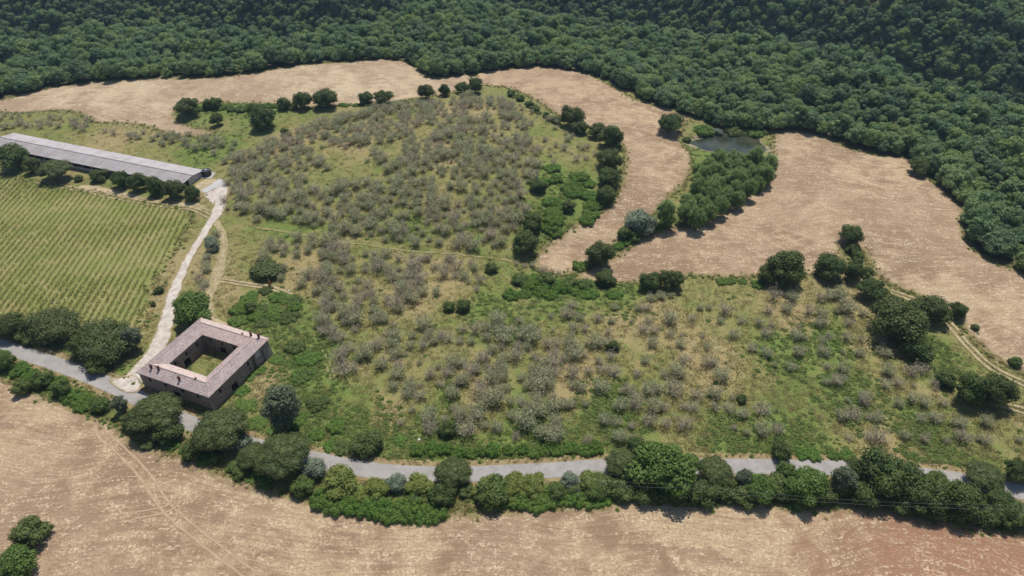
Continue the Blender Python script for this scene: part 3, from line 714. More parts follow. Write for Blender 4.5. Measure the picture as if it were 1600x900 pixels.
def vineyard():
    r = np.random.default_rng(21)
    h = math.radians(96); d = np.array([math.cos(h), math.sin(h)]); nrm = np.array([d[1], -d[0]])
    c0 = VINEYARD.mean(0)
    ss = np.arange(-80, 260, 0.75)
    poly = densify(VINEYARD, 4); count = 0
    for k in range(70, -50, -1):
        line = c0 + nrm * (k * 2.05) + np.outer(ss - 100, d)
        keep = inside(poly, line[:, 0], line[:, 1]) & (dist_poly(poly, line[:, 0], line[:, 1]) > 1.0)
        v = line[keep]
        px = to_photo(v[:, 0], v[:, 1], 0)[0] if len(v) else []
        if len(v) < 14 or np.max(px) < -60: continue
        v = v[r.random(len(v)) > 0.07]
        m = 19
        vig = 0.65 + 0.6 * vnoise(v[:, 0] * .06, v[:, 1] * .06, 4)
        base = np.repeat(v, m, 0); vg = np.repeat(vig, m)
        off = r.normal(size=(len(base), 3)) * np.array([.30, .30, .22])
        off[:, 2] = np.abs(off[:, 2] * 1.1) + .25
        off *= vg[:, None]
        P = np.column_stack([base + off[:, :2], H(base[:, 0], base[:, 1]) + .1 + off[:, 2]])
        N = r.normal(size=P.shape) * .8 + np.array([0, .1, .9]); N /= np.linalg.norm(N, axis=1)[:, None]
        V, F, T = leaf_quads(P, N, r.uniform(.11, .20, len(P)) * vg, np.clip(r.normal(.5, .25, len(P)), 0, 1), r)
        count += 1
        me = make_mesh("vine_row", V, [F], [M['vine']], attrs={"tint": ('FACE', T)})
        link("vine_row", me, kind='thing', label="%d%s row of low green grapevines counted from the gravel track" % (count, 'th' if 10 < count % 100 < 14 else {1: 'st', 2: 'nd', 3: 'rd'}.get(count % 10, 'th')), category="vine row", group="vine rows of the vineyard")
vineyard()

# ------------------------------------------------------------------ tree and shrub kinds
ICO = None
def ico():
    global ICO
    if ICO is None:
        import bmesh
        b = bmesh.new(); bmesh.ops.create_icosphere(b, subdivisions=2, radius=1)
        b.verts.ensure_lookup_table()
        ICO = (np.array([v.co[:] for v in b.verts]), np.array([[v.index for v in f.verts] for f in b.faces])); b.free()
    return ICO

def crown_mesh(name, lobes, n, size, mat, r, hull=0.70, up=-0.45, thick=(0.72, 1.20), rise=.35):
    L = np.array(lobes, float); nl = len(L)
    area = (L[:, 3] * L[:, 4] + L[:, 3] * L[:, 5]); area /= area.sum()
    V, F, T, off = [], [], [], 0
    ltint = r.uniform(-.18, .18, nl)
    k = r.choice(nl, int(n * 1.9), p=area)
    d = r.normal(size=(len(k), 3)); d /= np.linalg.norm(d, axis=1)[:, None]
    keep = d[:, 2] > up + r.normal(0, .15, len(k)); d, k = d[keep], k[keep]
    P = L[k, :3] + d * L[k, 3:6] * r.uniform(*thick, len(k))[:, None]
    dist = np.min(np.where(np.arange(nl)[None, :] == k[:, None], 9, np.linalg.norm((P[:, None, :] - L[None, :, :3]) / L[None, :, 3:6], axis=2)), axis=1)
    keep = dist > 0.80; P, d, k = P[keep][:n], d[keep][:n], k[keep][:n]
    N = d / L[k, 3:6]; N /= np.linalg.norm(N, axis=1)[:, None]
    N = N + r.normal(size=N.shape) * .45 + np.array([0, 0, rise]); N /= np.linalg.norm(N, axis=1)[:, None]
    v, f, t = leaf_quads(P, N, size * r.uniform(.55, 1.35, len(P)), np.clip(.5 + ltint[k] + r.normal(0, .22, len(k)), 0, 1), r)
    V.append(v); T.append(t); quads = f; off = len(v)
    tris = np.zeros((0, 3), int)
    if hull:
        iv, fi = ico()
        for q, lt in zip(L, ltint):
            jit = 1 + r.normal(0, .07, len(iv))
            V.append(q[:3] + iv * jit[:, None] * q[3:6] * hull); tris = np.vstack([tris, fi + off]); off += len(iv)
            T.append(np.clip(.4 + lt + r.normal(0, .15, len(fi)), 0, 1))
    return make_mesh(name, np.vstack(V), [quads, tris], [mat], attrs={"tint": ('FACE', np.concatenate(T))})

def trunk_mesh(name, h, r0, tips, mat, r, fork=0.35, lean=0.0):
    b = MB(); top = Vector((lean, lean * .5, h * fork))
    b.tube([(0, 0, -.4), (0, 0, .2), tuple(top * .6), tuple(top)], [r0 * 1.5, r0 * 1.05, r0 * .9, r0 * .8], 8)
    for q in tips:
        q = Vector(q); mid = top.lerp(q, .5) + Vector(r.normal(size=3) * .06 * h); 
        b.tube([tuple(top * .9), tuple(mid), tuple(q)], [r0 * .55, r0 * .32, r0 * .10], 5)
    return b.mesh(name, mat)

def dome_lobes(r, n, w, h, z0, lr=(.17, .27), flat=1.0, spread=.34):
    """lobes spread over an uneven dome of width w between heights z0 and h"""
    out = []; cz = (z0 + h) / 2; rz = (h - z0) / 2
    ga = r.uniform(0, 6.28); sq = r.uniform(.85, 1.15)
    for i in range(n):
        a = ga + i * 2.399; t = (i + .5) / n
        zz = 1 - 1.9 * t; rad = math.sqrt(max(0, 1 - zz * zz)) * r.uniform(.62, 1.22)
        q = r.uniform(*lr) * w
        out.append((rad * math.cos(a) * w * spread * sq, rad * math.sin(a) * w * spread / sq, cz + zz * rz * .62 + r.normal(0, .03) * h, q, q * r.uniform(.85, 1.15), q * r.uniform(.68, .9) * flat))
    out.append((0, 0, cz, w * .30, w * .30, rz * .75))
    return out

KIND = {}
def add_kind(key, count, fn): KIND[key] = [fn(np.random.default_rng(abs(hash_(key)) + i), i) for i in range(count)]
def hash_(s): return sum(ord(c) * (i + 3) * 131 for i, c in enumerate(s)) % 99991

def oak(r, i, mat='oak', n=5200, size=.25, w=10., h=8.2):
    lb = dome_lobes(r, int(r.integers(18, 25)), w, h, h * .06, (.11, .24), 1.0, .37)
    tips = [q[:3] for q in lb[:-1:2]]
    return trunk_mesh("trunk", h, .30, tips, M['bark'], r, .30), crown_mesh("crown", lb, n, size, M[mat], r)
def pine(r, i):
    w, h = 12., 7.8; lb = []
    for k in range(30):
        a = k * 2.399 + r.uniform(-.2, .2); rad = math.sqrt((k + .5) / 30) * w * .385
        q = r.uniform(.12, .19) * w
        lb.append((rad * math.cos(a), rad * math.sin(a), h * .80 - (rad / (w * .42)) ** 2 * h * .30 + r.normal(0, .16), q, q, q * r.uniform(.5, .7)))
    return trunk_mesh("trunk", h, .30, [q[:3] for q in lb[2::3]], M['bark'], r, .42), crown_mesh("crown", lb, 8500, .17, M['pine'], r, .88, -.5)
def shrub(mat, n=2200, size=.20, w=6., h=4.2):
    def fn(r, i):
        lb = dome_lobes(r, int(r.integers(9, 13)), w, h, 0.0, (.17, .26))
        return trunk_mesh("stems", h, .12, [q[:3] for q in lb[:-1:3]], M['bark'], r, .2), crown_mesh("foliage", lb, n, size, M[mat], r, .80, -.6)
    return fn
def bramble(mat):
    def fn(r, i):
        lb = []; w = 7.
        for k in range(14):
            a = k * 2.399; rad = math.sqrt((k + .5) / 14) * w * .42; q = r.uniform(.11, .18) * w
            lb.append((rad * math.cos(a), rad * math.sin(a), r.uniform(.3, .9) * (1.25 - rad / w), q, q, q * r.uniform(.7, 1.0)))
        return None, crown_mesh("foliage", lb, 2300, .19, M[mat], r, .84, -.2)
    return fn
def willow(r, i):
    w, h = 6.5, 10.; lb = dome_lobes(r, 24, w, h, h * .02, (.07, .16), 2.0, .38)
    return trunk_mesh("trunk", h, .17, [q[:3] for q in lb[:-1:2]], M['bark'], r, .25), crown_mesh("crown", lb, 4200, .17, M['willow'], r, .4, -.8, (.5, 1.3), 1.2)
def cypress_like(r, i):
    w, h = 8., 13.; lb = dome_lobes(r, 22, w, h, h * .03, (.10, .23), 1.25, .33)
    return trunk_mesh("trunk", h, .25, [q[:3] for q in lb[:-1:2]], M['bark'], r, .3), crown_mesh("crown", lb, 3000, .27, M['greyoak'], r, .72, -.7, (.75, 1.2), .7)
M['greyoak'] = mat_leaf("grey_green_leaves", (0.07, 0.094, 0.05), (0.16, 0.19, 0.11), (0.12, 0.14, 0.075), 0.25)
def woodtree(r, i):
    w, h = 7.6, 9.0 * (1, .85, 1.1, 1.0, .9, 1.2, 1.0, .8)[i % 8]; lb = dome_lobes(r, int(r.integers(9, 17)), w, h, h * .05, (.12, .27), 1.1, .36)
    return trunk_mesh("trunk", h, .18, [q[:3] for q in lb[:-1:3]], M['bark'], r, .4), crown_mesh("crown", lb, 1100, .34, M[('forest', 'forestlight', 'forestdark', 'forest', 'forestlight', 'forest', 'forestdark', 'forest')[i % 8]], r, .76, -.45, (.76, 1.22))

def olive(dead):
    def fn(r, i):
        b = MB(); w, h = 4.8, 3.2; P = []; D = []
        ns = int(r.integers(4, 7))
        for s in range(ns):
            a = s * 6.283 / ns + r.uniform(-.4, .4); out = r.uniform(.25, .5) * w; top = Vector((math.cos(a) * out, math.sin(a) * out, h * r.uniform(.6, .95)))
            mid = Vector((math.cos(a) * out * .45, math.sin(a) * out * .45, h * .4))
            b.tube([(0, 0, -.3), tuple(mid), tuple(top)], [.13, .085, .03], 5, False)
            for k in range(15):
                f = r.uniform(.35, 1.05); st = (Vector((0, 0, 0)).lerp(mid, f * 2) if f < .5 else mid.lerp(top, (f - .5) * 2))
                dv = Vector(r.normal(size=3)) + Vector((0, 0, .6)); dv.normalize(); ln = r.uniform(.45, 1.15)
                en = st + dv * ln
                b.tube([tuple(st), tuple(en)], [.028, .010], 3, False)
                m = 5
                for q in range(m): P.append(st.lerp(en, r.uniform(.45, 1.15)) + Vector(r.normal(size=3) * .16)); D.append(dv)
        lb = np.array([(math.cos(k * 2.4) * w * .24 * (k > 0), math.sin(k * 2.4) * w * .24 * (k > 0), h * r.uniform(.42, .66), w * r.uniform(.17, .25), w * r.uniform(.17, .25), h * r.uniform(.22, .34)) for k in range(7)])
        n = 480 if dead else 640
        kk = r.integers(0, 7, n); d = r.normal(size=(n, 3)); d /= np.linalg.norm(d, axis=1)[:, None]
        Q = lb[kk, :3] + d * lb[kk, 3:6] * (r.uniform(.1, 1.0, n) ** .5 * 1.25)[:, None]
        P = np.vstack([np.array(P)[::2], Q])
        P = P[P[:, 2] > .15]
        N = r.normal(size=P.shape) * .8 + np.array([0, 0, .9]); N /= np.linalg.norm(N, axis=1)[:, None]
        V, F, T = leaf_quads(P, N, r.uniform(.10, .26, len(P)) * (1.0 if not dead else .85), np.clip(r.normal(.5, .28, len(P)), 0, 1), r, .42 if not dead else .3)
        return b.mesh("branches", M['greybark']), make_mesh("crown", V, [F], [M['deadolive' if dead else 'olive']], attrs={"tint": ('FACE', T)})
    return fn

add_kind('oak', 6, oak)
add_kind('pine', 4, pine)
add_kind('holm', 2, lambda r, i: oak(r, i, 'pine', 7500, .22, 13., 8.2))
add_kind('shrub', 4, shrub('shrub')); add_kind('lime', 3, shrub('lime')); add_kind('silver', 3, shrub('silver', 2200, .18)); add_kind('dark', 3, shrub('oak'))
add_kind('green', 3, lambda r, i: oak(r, i, 'fresh', 5200, .27))
add_kind('bramble', 4, bramble('bramble')); add_kind('darkbramble', 3, bramble('shrub'))
add_kind('willow', 4, willow); add_kind('grey', 2, cypress_like); add_kind('wood', 8, woodtree)
add_kind('olive', 5, olive(False)); add_kind('deadolive', 5, olive(True))
SIZE = {'holm': (13., 8.2), 'oak': (10., 8.2), 'pine': (12., 7.8), 'shrub': (6., 4.2), 'lime': (6., 4.2), 'silver': (6., 4.2), 'dark': (6., 4.2), 'green': (10., 8.2), 'bramble': (7., 1.7), 'darkbramble': (7., 1.7),
        'willow': (6.5, 10.), 'grey': (8., 13.), 'wood': (7.6, 9.0), 'olive': (4.6, 3.5), 'deadolive': (4.6, 3.5)}
CENTRE = {'pine': .64, 'bramble': .4, 'darkbramble': .4}

def plant(kind, x, y, w, hk, label, cat, group=None, name=None, var=None):
    """one individual: an Empty at the foot with its trunk and crown; w metres wide, hk times its kind's usual height"""
    W0, H0 = SIZE[kind]; s = w / W0
    tr, cr = KIND[kind][int(rng.integers(len(KIND[kind]))) if var is None else var % len(KIND[kind])]
    e = link(name, None, None, (x, y, float(H(x, y)) - .05), label=label, category=cat, group=group)
    e.rotation_euler = (0, 0, float(rng.uniform(0, 6.28))); e.scale = (s, s, s * hk)
    if tr is not None: link(tr.name.split('.')[0], tr, e)
    link(cr.name.split('.')[0], cr, e)
    return e

def plant_px(kind, px, base, wpx, hpx, label, cat, group=None, name=None, hk=1.0, var=None):
    """placed by the surveyed crown: px centre, base line and width of the crown"""
    cy = base - hpx / 2
    c = ground_at(px, cy)[0]; W0, H0 = SIZE[kind]
    for _ in range(3):
        s = to_photo(c[0], c[1], float(H(*c)))[2]; w = wpx / s
        c = ground_at(px, cy, CENTRE.get(kind, .55) * H0 * hk * w / W0)[0]
    return plant(kind, c[0], c[1], w, hk, label, cat, group, name, var)
# ------------------------------------------------------------------ the trees and shrubs that can be told apart
T = [  # kind, centre x, base y, crown width, crown height (survey pixels), name, label
 ('oak', 293, 181, 38, 32, "round dark oak at the tip of the back stubble field"),
 ('oak', 338, 199, 20, 26, "small dark oak alone below the hedge behind the barn"),
 ('oak', 410, 206, 46, 48, "broad dark oak at the top left corner of the grove"),
 ('oak', 473, 171, 28, 32, "slim oak, first of the two beside the hedge end on the grove's top edge"),
 ('oak', 508, 169, 38, 34, "wide oak, second of the two beside the hedge end on the grove's top edge"),
 ('oak', 571, 164, 24, 25, "smaller oak of the touching pair on the grove's top edge"),
 ('oak', 597, 164, 28, 28, "larger oak of the touching pair on the grove's top edge"),
 ('oak', 665, 157, 24, 30, "egg-shaped oak standing alone on the grove's top edge"),
 ('oak', 694, 152, 19, 24, "small oak between the egg-shaped oak and the clump on the crest"),
 ('oak', 722, 148, 22, 24, "leaning thin oak of the clump on the grove crest"),
 ('oak', 742, 147, 25, 29, "dense oak ending the clump on the grove crest"),
 ('oak', 894, 202, 34, 44, "tall dark oak starting the tree line on the curved field"),
 ('oak', 908, 212, 26, 28, "lower oak in front of the tall one starting the tree line"),
 ('oak', 934, 216, 28, 26, "pale-lit oak second along the curved field tree line"),
 ('oak', 955, 233, 42, 42, "large oak in the middle of the curved field tree line"),
 ('oak', 952, 266, 40, 38, "dark oak below the largest one in the curved field tree line"),
 ('oak', 952, 296, 38, 40, "dark oak next to last in the curved field tree line"),
 ('oak', 947, 320, 34, 34, "shaded oak at the lower end of the curved field tree line"),
 ('oak', 1046, 209, 40, 36, "round oak alone on stubble beside the pond bank"),
 ('oak', 1437, 273, 33, 28, "flat-topped oak on stubble touching the wood"),
 ('oak', 1230, 446, 66, 58, "broad oak with spreading crown on the lower edge of the wide field"),
 ('oak', 1204, 447, 38, 40, "dark oak against the broad spreading one"),
 ('oak', 1297, 437, 46, 44, "open oak with forked trunk between field and grove"),
 ('oak', 1336, 439, 32, 36, "small light oak beside the forked one"),
 ('oak', 1365, 473, 44, 46, "oak casting its shadow at the grove's upper corner"),
 ('oak', 1330, 382, 37, 34, "round oak at the tip of the green tongue in the wide field"),
 ('dark', 1333, 401, 19, 25, "dark bush under the oak on the green tongue"),
 ('oak', 1408, 534, 82, 70, "largest oak on the field side of the grove"),
 ('oak', 1458, 509, 52, 54, "pointed oak behind the largest one"),
 ('oak', 1498, 500, 27, 33, "small round oak on stubble at the end of the field-side row"),
 ('dark', 1436, 570, 44, 46, "dark evergreen bush below the largest field-side oak"),
 ('dark', 1478, 606, 30, 28, "low dark bush on the slope above the double oak"),
 ('oak', 1520, 640, 52, 64, "first half of the double oak beside the earth track"),
 ('oak', 1558, 640, 54, 66, "second half of the double oak beside the earth track"),
 ('oak', 937, 423, 42, 56, "tall dark oak alone where the two stubble fields meet"),
 ('oak', 1017, 458, 37, 40, "shorter oak of the pair on the stream-side field edge"),
 ('oak', 1052, 461, 36, 50, "taller oak of the pair on the stream-side field edge"),
 ('willow', 1042, 356, 34, 52, "slim green tree below the pond thicket"),
 ('silver', 1000, 368, 48, 44, "silvery round willow between the two stubble fields"),
 ('shrub', 978, 372, 26, 20, "green shrub at the foot of the silvery willow"),
 ('bramble', 906, 424, 28, 18, "pale green bramble on stubble beside the tall dark oak"),
 ('dark', 945, 452, 32, 36, "dark pointed bush in the stream hedge"),
 ('green', 295, 508, 60, 52, "fresh green walnut tree behind the farmhouse corner"),
 ('oak', 20, 262, 48, 36, "big dark tree at the left end of the barn row"),
 ('oak', 50, 272, 30, 28, "small tree between the two big ones of the barn row"),
 ('pine', 84, 281, 54, 38, "wide umbrella-shaped tree in front of the barn"),
 ('shrub', 122, 284, 13, 12, "tiny grey shrub in the gap of the barn row"),
 ('dark', 152, 289, 26, 32, "upright dark tree standing alone before the barn"),
 ('oak', 188, 298, 29, 40, "dark tree beginning the dense end of the barn row"),
 ('oak', 214, 301, 30, 36, "second dark tree of the dense end of the barn row"),
 ('oak', 243, 307, 30, 34, "third dark tree of the dense end of the barn row"),
 ('oak', 271, 313, 32, 38, "fourth dark tree of the dense end of the barn row"),
 ('oak', 299, 319, 25, 36, "last dark tree of the barn row near the yard"),
 ('dark', 249, 460, 14, 16, "small dark bush on the grass between vineyard and gravel track"),
 ('dark', 239, 478, 9, 7, "tiny dark bush below the one beside the gravel track"),
 ('oak', 14, 530, 48, 46, "dark tree over the road at the left frame edge"),
 ('holm', 82, 533, 86, 54, "wide dark evergreen oak between vineyard and road"),
 ('oak', 128, 560, 40, 46, "shaded tree between the two wide crowns by the road"),
 ('holm', 163, 568, 96, 76, "largest dark evergreen oak beside the road opposite the farmhouse"),
 ('grey', 205, 556, 30, 60, "slender dark tree leaning on the largest roadside evergreen oak"),
 ('shrub', 150, 583, 34, 28, "grey-green shrub at the foot of the largest roadside evergreen oak"),
 ('grey', 186, 652, 24, 44, "thin dark tree at the field entrance"),
 ('pine', 240, 672, 88, 60, "umbrella pine in front of the farmhouse wall"),
 ('dark', 205, 675, 36, 38, "dark olive-coloured bush beside the farmhouse umbrella pine"),
 ('dark', 262, 690, 44, 34, "shaded bush under the farmhouse umbrella pine"),
 ('pine', 343, 700, 92, 64, "umbrella pine below the farmhouse's near corner"),
 ('silver', 375, 707, 30, 36, "grey-leaved small tree on the flank of the corner pine"),
 ('dark', 300, 715, 36, 26, "dark shrub between the two umbrella pines below the farmhouse"),
 ('grey', 440, 684, 56, 100, "tall ivy-dark tree on the green slope beside the farmhouse"),
 ('pine', 440, 738, 94, 62, "umbrella pine where the road comes out of the shade"),
 ('pine', 395, 735, 56, 50, "lower pine against the one where the road comes out"),
 ('silver', 490, 752, 38, 44, "silver-grey tree beside the road bend"),
 ('shrub', 470, 775, 36, 32, "blue-green shrub on the stubble edge by the road bend"),
 ('lime', 532, 772, 56, 46, "big yellow-green shrub on the road bend"),
 ('lime', 590, 776, 36, 34, "yellow-green shrub second along the bend"),
 ('silver', 620, 776, 30, 44, "silver shrub between yellow-green ones of the hedge"),
 ('lime', 655, 776, 42, 44, "yellow-green shrub before the roadside pine"),
 ('pine', 708, 764, 62, 56, "dark pine in the hedge halfway along the road"),
 ('dark', 690, 790, 40, 32, "shaded bush under the halfway pine"),
 ('shrub', 769, 796, 52, 52, "round dense green bush on the edge of the front field"),
 ('lime', 765, 762, 28, 24, "yellow-green shrub behind the round dense bush"),
 ('lime', 805, 764, 40, 30, "low yellow-green shrub along the straight road"),
 ('lime', 836, 766, 34, 34, "rounded yellow-green shrub along the straight road"),
 ('silver', 889, 774, 30, 50, "grey-blue small tree by a utility pole"),
 ('lime', 921, 768, 40, 42, "bright lime shrub beside the grey-blue tree"),
 ('shrub', 948, 770, 26, 36, "brownish thin shrub before the roadside pine and bright tree"),
 ('pine', 975, 752, 64, 58, "umbrella pine showing bare branches against the road"),
 ('green', 1040, 768, 90, 88, "largest bright green tree over the road"),
 ('oak', 995, 708, 32, 26, "dark crown behind the largest bright green tree"),
 ('shrub', 969, 790, 22, 32, "small upright bush casting a shadow on the front field"),
 ('shrub', 998, 786, 24, 28, "small low bush beside the upright one on the front field"),
 ('pine', 1117, 768, 62, 68, "dark pine after the largest bright green tree"),
 ('dark', 1100, 785, 44, 34, "shaded bush under the dark pine past the bright tree"),
 ('grey', 1163, 768, 28, 44, "grey thin tree between pine and bright shrub"),
 ('green', 1190, 788, 46, 50, "bright green young tree past the dark pine"),
 ('shrub', 1215, 778, 40, 36, "mixed green shrub past the bright young tree"),
 ('green', 1266, 790, 62, 62, "bright green tree casting shadow on reddish field soil"),
 ('bramble', 1243, 795, 30, 18, "small bright bramble on the field edge"),
 ('shrub', 1228, 750, 30, 34, "dark green shrub on the road edge by the bright trees"),
 ('grey', 1318, 768, 38, 42, "grey-green tree left of the great dark roadside oak"),
 ('dark', 1350, 792, 48, 42, "rounded dark bush with its shadow on brown soil"),
 ('oak', 1390, 782, 86, 86, "great dark oak towering over the road"),
 ('oak', 1352, 758, 46, 40, "oak flank on the near side of the great dark oak"),
 ('oak', 1445, 804, 68, 62, "broad dark oak beyond the great one"),
 ('oak', 1500, 812, 72, 66, "heavy dark oak of the thicket near the frame corner"),
 ('pine', 1540, 766, 64, 48, "umbrella pine rising behind the corner thicket"),
 ('oak', 1562, 812, 50, 50, "dark oak in the corner thicket beside the last pole"),
 ('shrub', 1594, 830, 46, 54, "green shrub at the right frame edge"),
 ('oak', 1592, 757, 42, 48, "dark oak beyond the road at the right frame edge"),
 ('shrub', 1465, 766, 34, 34, "shrub between road and broad dark oak"),
 ('dark', 577, 704, 48, 26, "rounded dark bush on the far side of the road bend"),
 ('dark', 1222, 713, 34, 22, "rounded dark bush on the far side of the straight road"),
 ('shrub', 43, 862, 54, 62, "dark green bush standing in the front stubble field"),
 ('green', 22, 905, 56, 52, "brighter green bush joined to the one in the front field"),
 ('dark', 700, 688, 28, 34, "single dark green tree low in the olive grove near the road"),
 ('dark', 725, 492, 24, 30, "dark green tree in the middle of the olive grove"),
 ('shrub', 702, 492, 20, 28, "pale green tree beside the dark one in mid grove"),
 ('dark', 958, 549, 20, 20, "small dark bush alone in the right part of the grove"),
 ('shrub', 767, 428, 20, 22, "green bush on the path in the grove"),
 ('dark', 1160, 632, 16, 20, "small dark bush among the lower olive rows"),
 ('dark', 392, 490, 20, 22, "dark bush inside the bramble thicket above the farmhouse"),
 ('dark', 444, 212, 14, 14, "small round bush below the top left oak of the grove"),
 ('dark', 415, 434, 52, 26, "low dark elongated bush above the rusty frame"),
 ('shrub', 1525, 516, 12, 10, "tiny shrub on the wide stubble field"),
 ('shrub', 1588, 574, 20, 18, "small shrub beside the farm track at the frame edge"),
 ('shrub', 1073, 226, 13, 16, "small dark bush on the pond bank"),
 ('silver', 1122, 213, 16, 14, "silvery bush on the far pond bank"),
 ('bramble', 1099, 210, 34, 12, "low green bush on the far pond bank near the stubble"),
 ('darkbramble', 1150, 211, 40, 13, "low dark bushes' clump on the far pond bank"),
 ('bramble', 1182, 213, 30, 11, "yellowish low bush on the pond bank corner"),
 ('oak', 820, 396, 42, 38, "dark rounded tree at the corner where grove meets curved field"),
 ('dark', 842, 300, 26, 20, "grey-dark bush at the head of the bramble slope"),
 ('dark', 832, 362, 34, 32, "dark bush low on the bramble slope"),
 ('dark', 888, 330, 22, 18, "dark bush in the bright bramble slope"),
]
NAMES = {'holm': 'oak_tree', 'oak': 'oak_tree', 'pine': 'pine_tree', 'green': 'leafy_tree', 'willow': 'willow_tree', 'grey': 'slender_tree', 'shrub': 'shrub', 'lime': 'shrub', 'silver': 'silver_tree', 'dark': 'bush', 'bramble': 'bramble_bush', 'darkbramble': 'bramble_bush'}
CATS = {'holm': 'tree', 'oak': 'tree', 'pine': 'pine tree', 'green': 'tree', 'willow': 'tree', 'grey': 'tree', 'shrub': 'shrub', 'lime': 'shrub', 'silver': 'tree', 'dark': 'bush', 'bramble': 'bramble', 'darkbramble': 'bramble'}
for i, (k, x, b, w, h, lab) in enumerate(T):
    hk = 1.0
    if k == 'oak' and h > 1.12 * w: hk = 1.25
    if k == 'dark' and h < .6 * w: hk = .75 if h > .52 * w else .45
    if k == 'lime': hk = .72; b += 3
    if k == 'holm': hk = .82
    if k == 'grey' and h > 90: hk = 1.15
    plant_px(k, x, b, w * {'pine': .9, 'holm': .9, 'oak': .93}.get(k, 1.0), h, lab, CATS[k], None, NAMES[k], hk, i)

def along(px, gap, kinds, wr, label, cat, group, name, side=1.5, hk=(.8, 1.2)):
    """shrubs in a hedge line that nothing tells apart"""
    c = densify(G(px), gap * .5, closed=False)
    L = np.concatenate([[0], np.cumsum(np.linalg.norm(np.diff(c, axis=0), axis=1))])
    s = 0.0
    while s < L[-1]:
        x = np.interp(s, L, c[:, 0]) + rng.normal(0, side); y = np.interp(s, L, c[:, 1]) + rng.normal(0, side)
        k = kinds[int(rng.integers(len(kinds)))]
        plant(k, x, y, float(rng.uniform(*wr)), float(rng.uniform(*hk)), label, cat, group, name)
        s += gap * rng.uniform(.75, 1.25)
along([(505, 784), (560, 796), (620, 802), (690, 800)], 2.6, ['bramble'], (5, 6.5), "bright green bramble of the dense low hedge on the front field's curve", "bramble", "low bright hedge on the curve", "bramble_bush", .4, (1.1, 1.6))
along([(512, 770), (560, 780), (620, 785), (690, 784)], 4.0, ['shrub', 'lime'], (3, 4), "small shrub in the shade between curve hedge and road", "shrub", "shaded shrubs behind the curve hedge", "shrub", .6, (.5, .8))
along([(700, 766), (760, 772), (840, 772), (930, 772)], 4.2, ['lime', 'shrub', 'lime'], (3.6, 5), "small shrub filling the hedge along the straight road", "shrub", "fill shrubs of the straight hedge", "shrub", .6, (.7, 1.0))
along([(790, 785), (850, 787), (880, 784)], 3.2, ['bramble'], (4.5, 6), "low bright bramble on the front field edge before the poles", "bramble", "low brambles before the poles", "bramble_bush", .5, (.9, 1.3))
along([(895, 783), (925, 783), (948, 781)], 3.2, ['bramble'], (4, 5.5), "low bright bramble around the foot of a pole", "bramble", "low brambles around the pole foot", "bramble_bush", .4, (.9, 1.2))
along([(940, 770), (1020, 776), (1100, 776), (1180, 776), (1300, 780)], 4.2, ['dark', 'shrub'], (4.5, 6.5), "dark shrub in the shade under the tall roadside trees", "shrub", "shaded shrubs under the tall trees", "shrub", .7, (.7, 1.0))
along([(1130, 766), (1200, 770), (1300, 768), (1330, 772)], 4.5, ['shrub', 'bramble', 'lime'], (4, 6), "mixed green shrub lining the road past the tall trees", "shrub", "mixed shrubs past the tall trees", "shrub", .6, (.7, 1.2))
along([(1400, 795), (1470, 800), (1540, 812), (1600, 822)], 4.5, ['dark', 'oak'], (5, 7), "dark undergrown tree in the corner thicket", "tree", "undergrowth trees of the corner thicket", "thicket_tree", .8, (.7, 1.0))
along([(655, 703), (720, 706), (790, 706), (860, 705), (945, 703)], 3.0, ['bramble'], (3.2, 4.6), "bright bramble of the low hedge across the road from the front field", "bramble", "low hedge on the far side of the road", "bramble_bush", .4, (1.0, 1.6))
along([(1230, 708), (1290, 710), (1345, 714)], 3.4, ['bramble'], (3, 4.4), "bright bramble on the bank across from the great oak", "bramble", "brambles on the far bank of the road", "bramble_bush", .5, (.7, 1.1))
along([(-20, 562), (30, 585), (80, 608), (130, 628), (165, 645)], 3.0, ['bramble', 'bramble', 'shrub'], (4, 5.6), "leafy bramble between left road stretch and front stubble field", "bramble", "brambles on the left road bank", "bramble_bush", .9, (.9, 1.6))
along([(-40, 540), (0, 562)], 3.0, ['bramble'], (4, 5.6), "bramble at the left frame edge under the road", "bramble", "brambles at the left frame edge", "bramble_bush", .6, (.9, 1.4))
along([(12, 520), (40, 528), (60, 540)], 4.0, ['dark', 'shrub'], (4.5, 6), "grey-dark shrub by the road between the left edge and the wide evergreen oak", "shrub", "shrubs left of the wide pine", "shrub", .6)
along([(312, 172), (345, 170), (390, 172), (430, 168), (460, 168)], 3.6, ['shrub', 'darkbramble', 'bramble'], (4.5, 7), "green shrub of the hedge between back field and grove", "shrub", "hedge between back field and grove", "shrub", .9, (.9, 1.4))
along([(530, 165), (560, 165), (620, 162), (645, 158)], 4.0, ['darkbramble', 'bramble'], (3, 5), "low scrub between the oaks on the grove's top edge", "scrub bush", "scrub between the crest oaks", "shrub", .6, (.8, 1.2))
along([(792, 145), (808, 154), (825, 166), (850, 182), (872, 192)], 3.6, ['darkbramble', 'shrub', 'dark'], (2.6, 5), "low dark scrub on the crest above the curved field", "scrub bush", "scrub on the crest above the curved field", "shrub", .9, (.7, 1.1))
along([(860, 270), (890, 290), (915, 300), (925, 322), (900, 340), (870, 352), (850, 365), (868, 325), (880, 308), (910, 280)], 3.4, ['bramble'], (5, 7.5), "lush bramble of the slope beside the tree line", "bramble", "bramble slope beside the tree line", "bramble_bush", 2.6, (.8, 1.3))
along([(798, 460), (840, 458), (880, 460), (925, 462), (975, 462)], 2.8, ['bramble'], (4.5, 6.5), "lush bramble in the stream hollow above the grove", "bramble", "brambles of the stream hollow", "bramble_bush", 1.6, (.9, 1.6))
along([(810, 440), (860, 446), (900, 450), (930, 448)], 3.2, ['bramble', 'shrub'], (4, 6), "shrub on the stubble side of the stream hollow", "shrub", "shrubs of the stream hollow", "shrub", 1.2, (.6, 1.0))
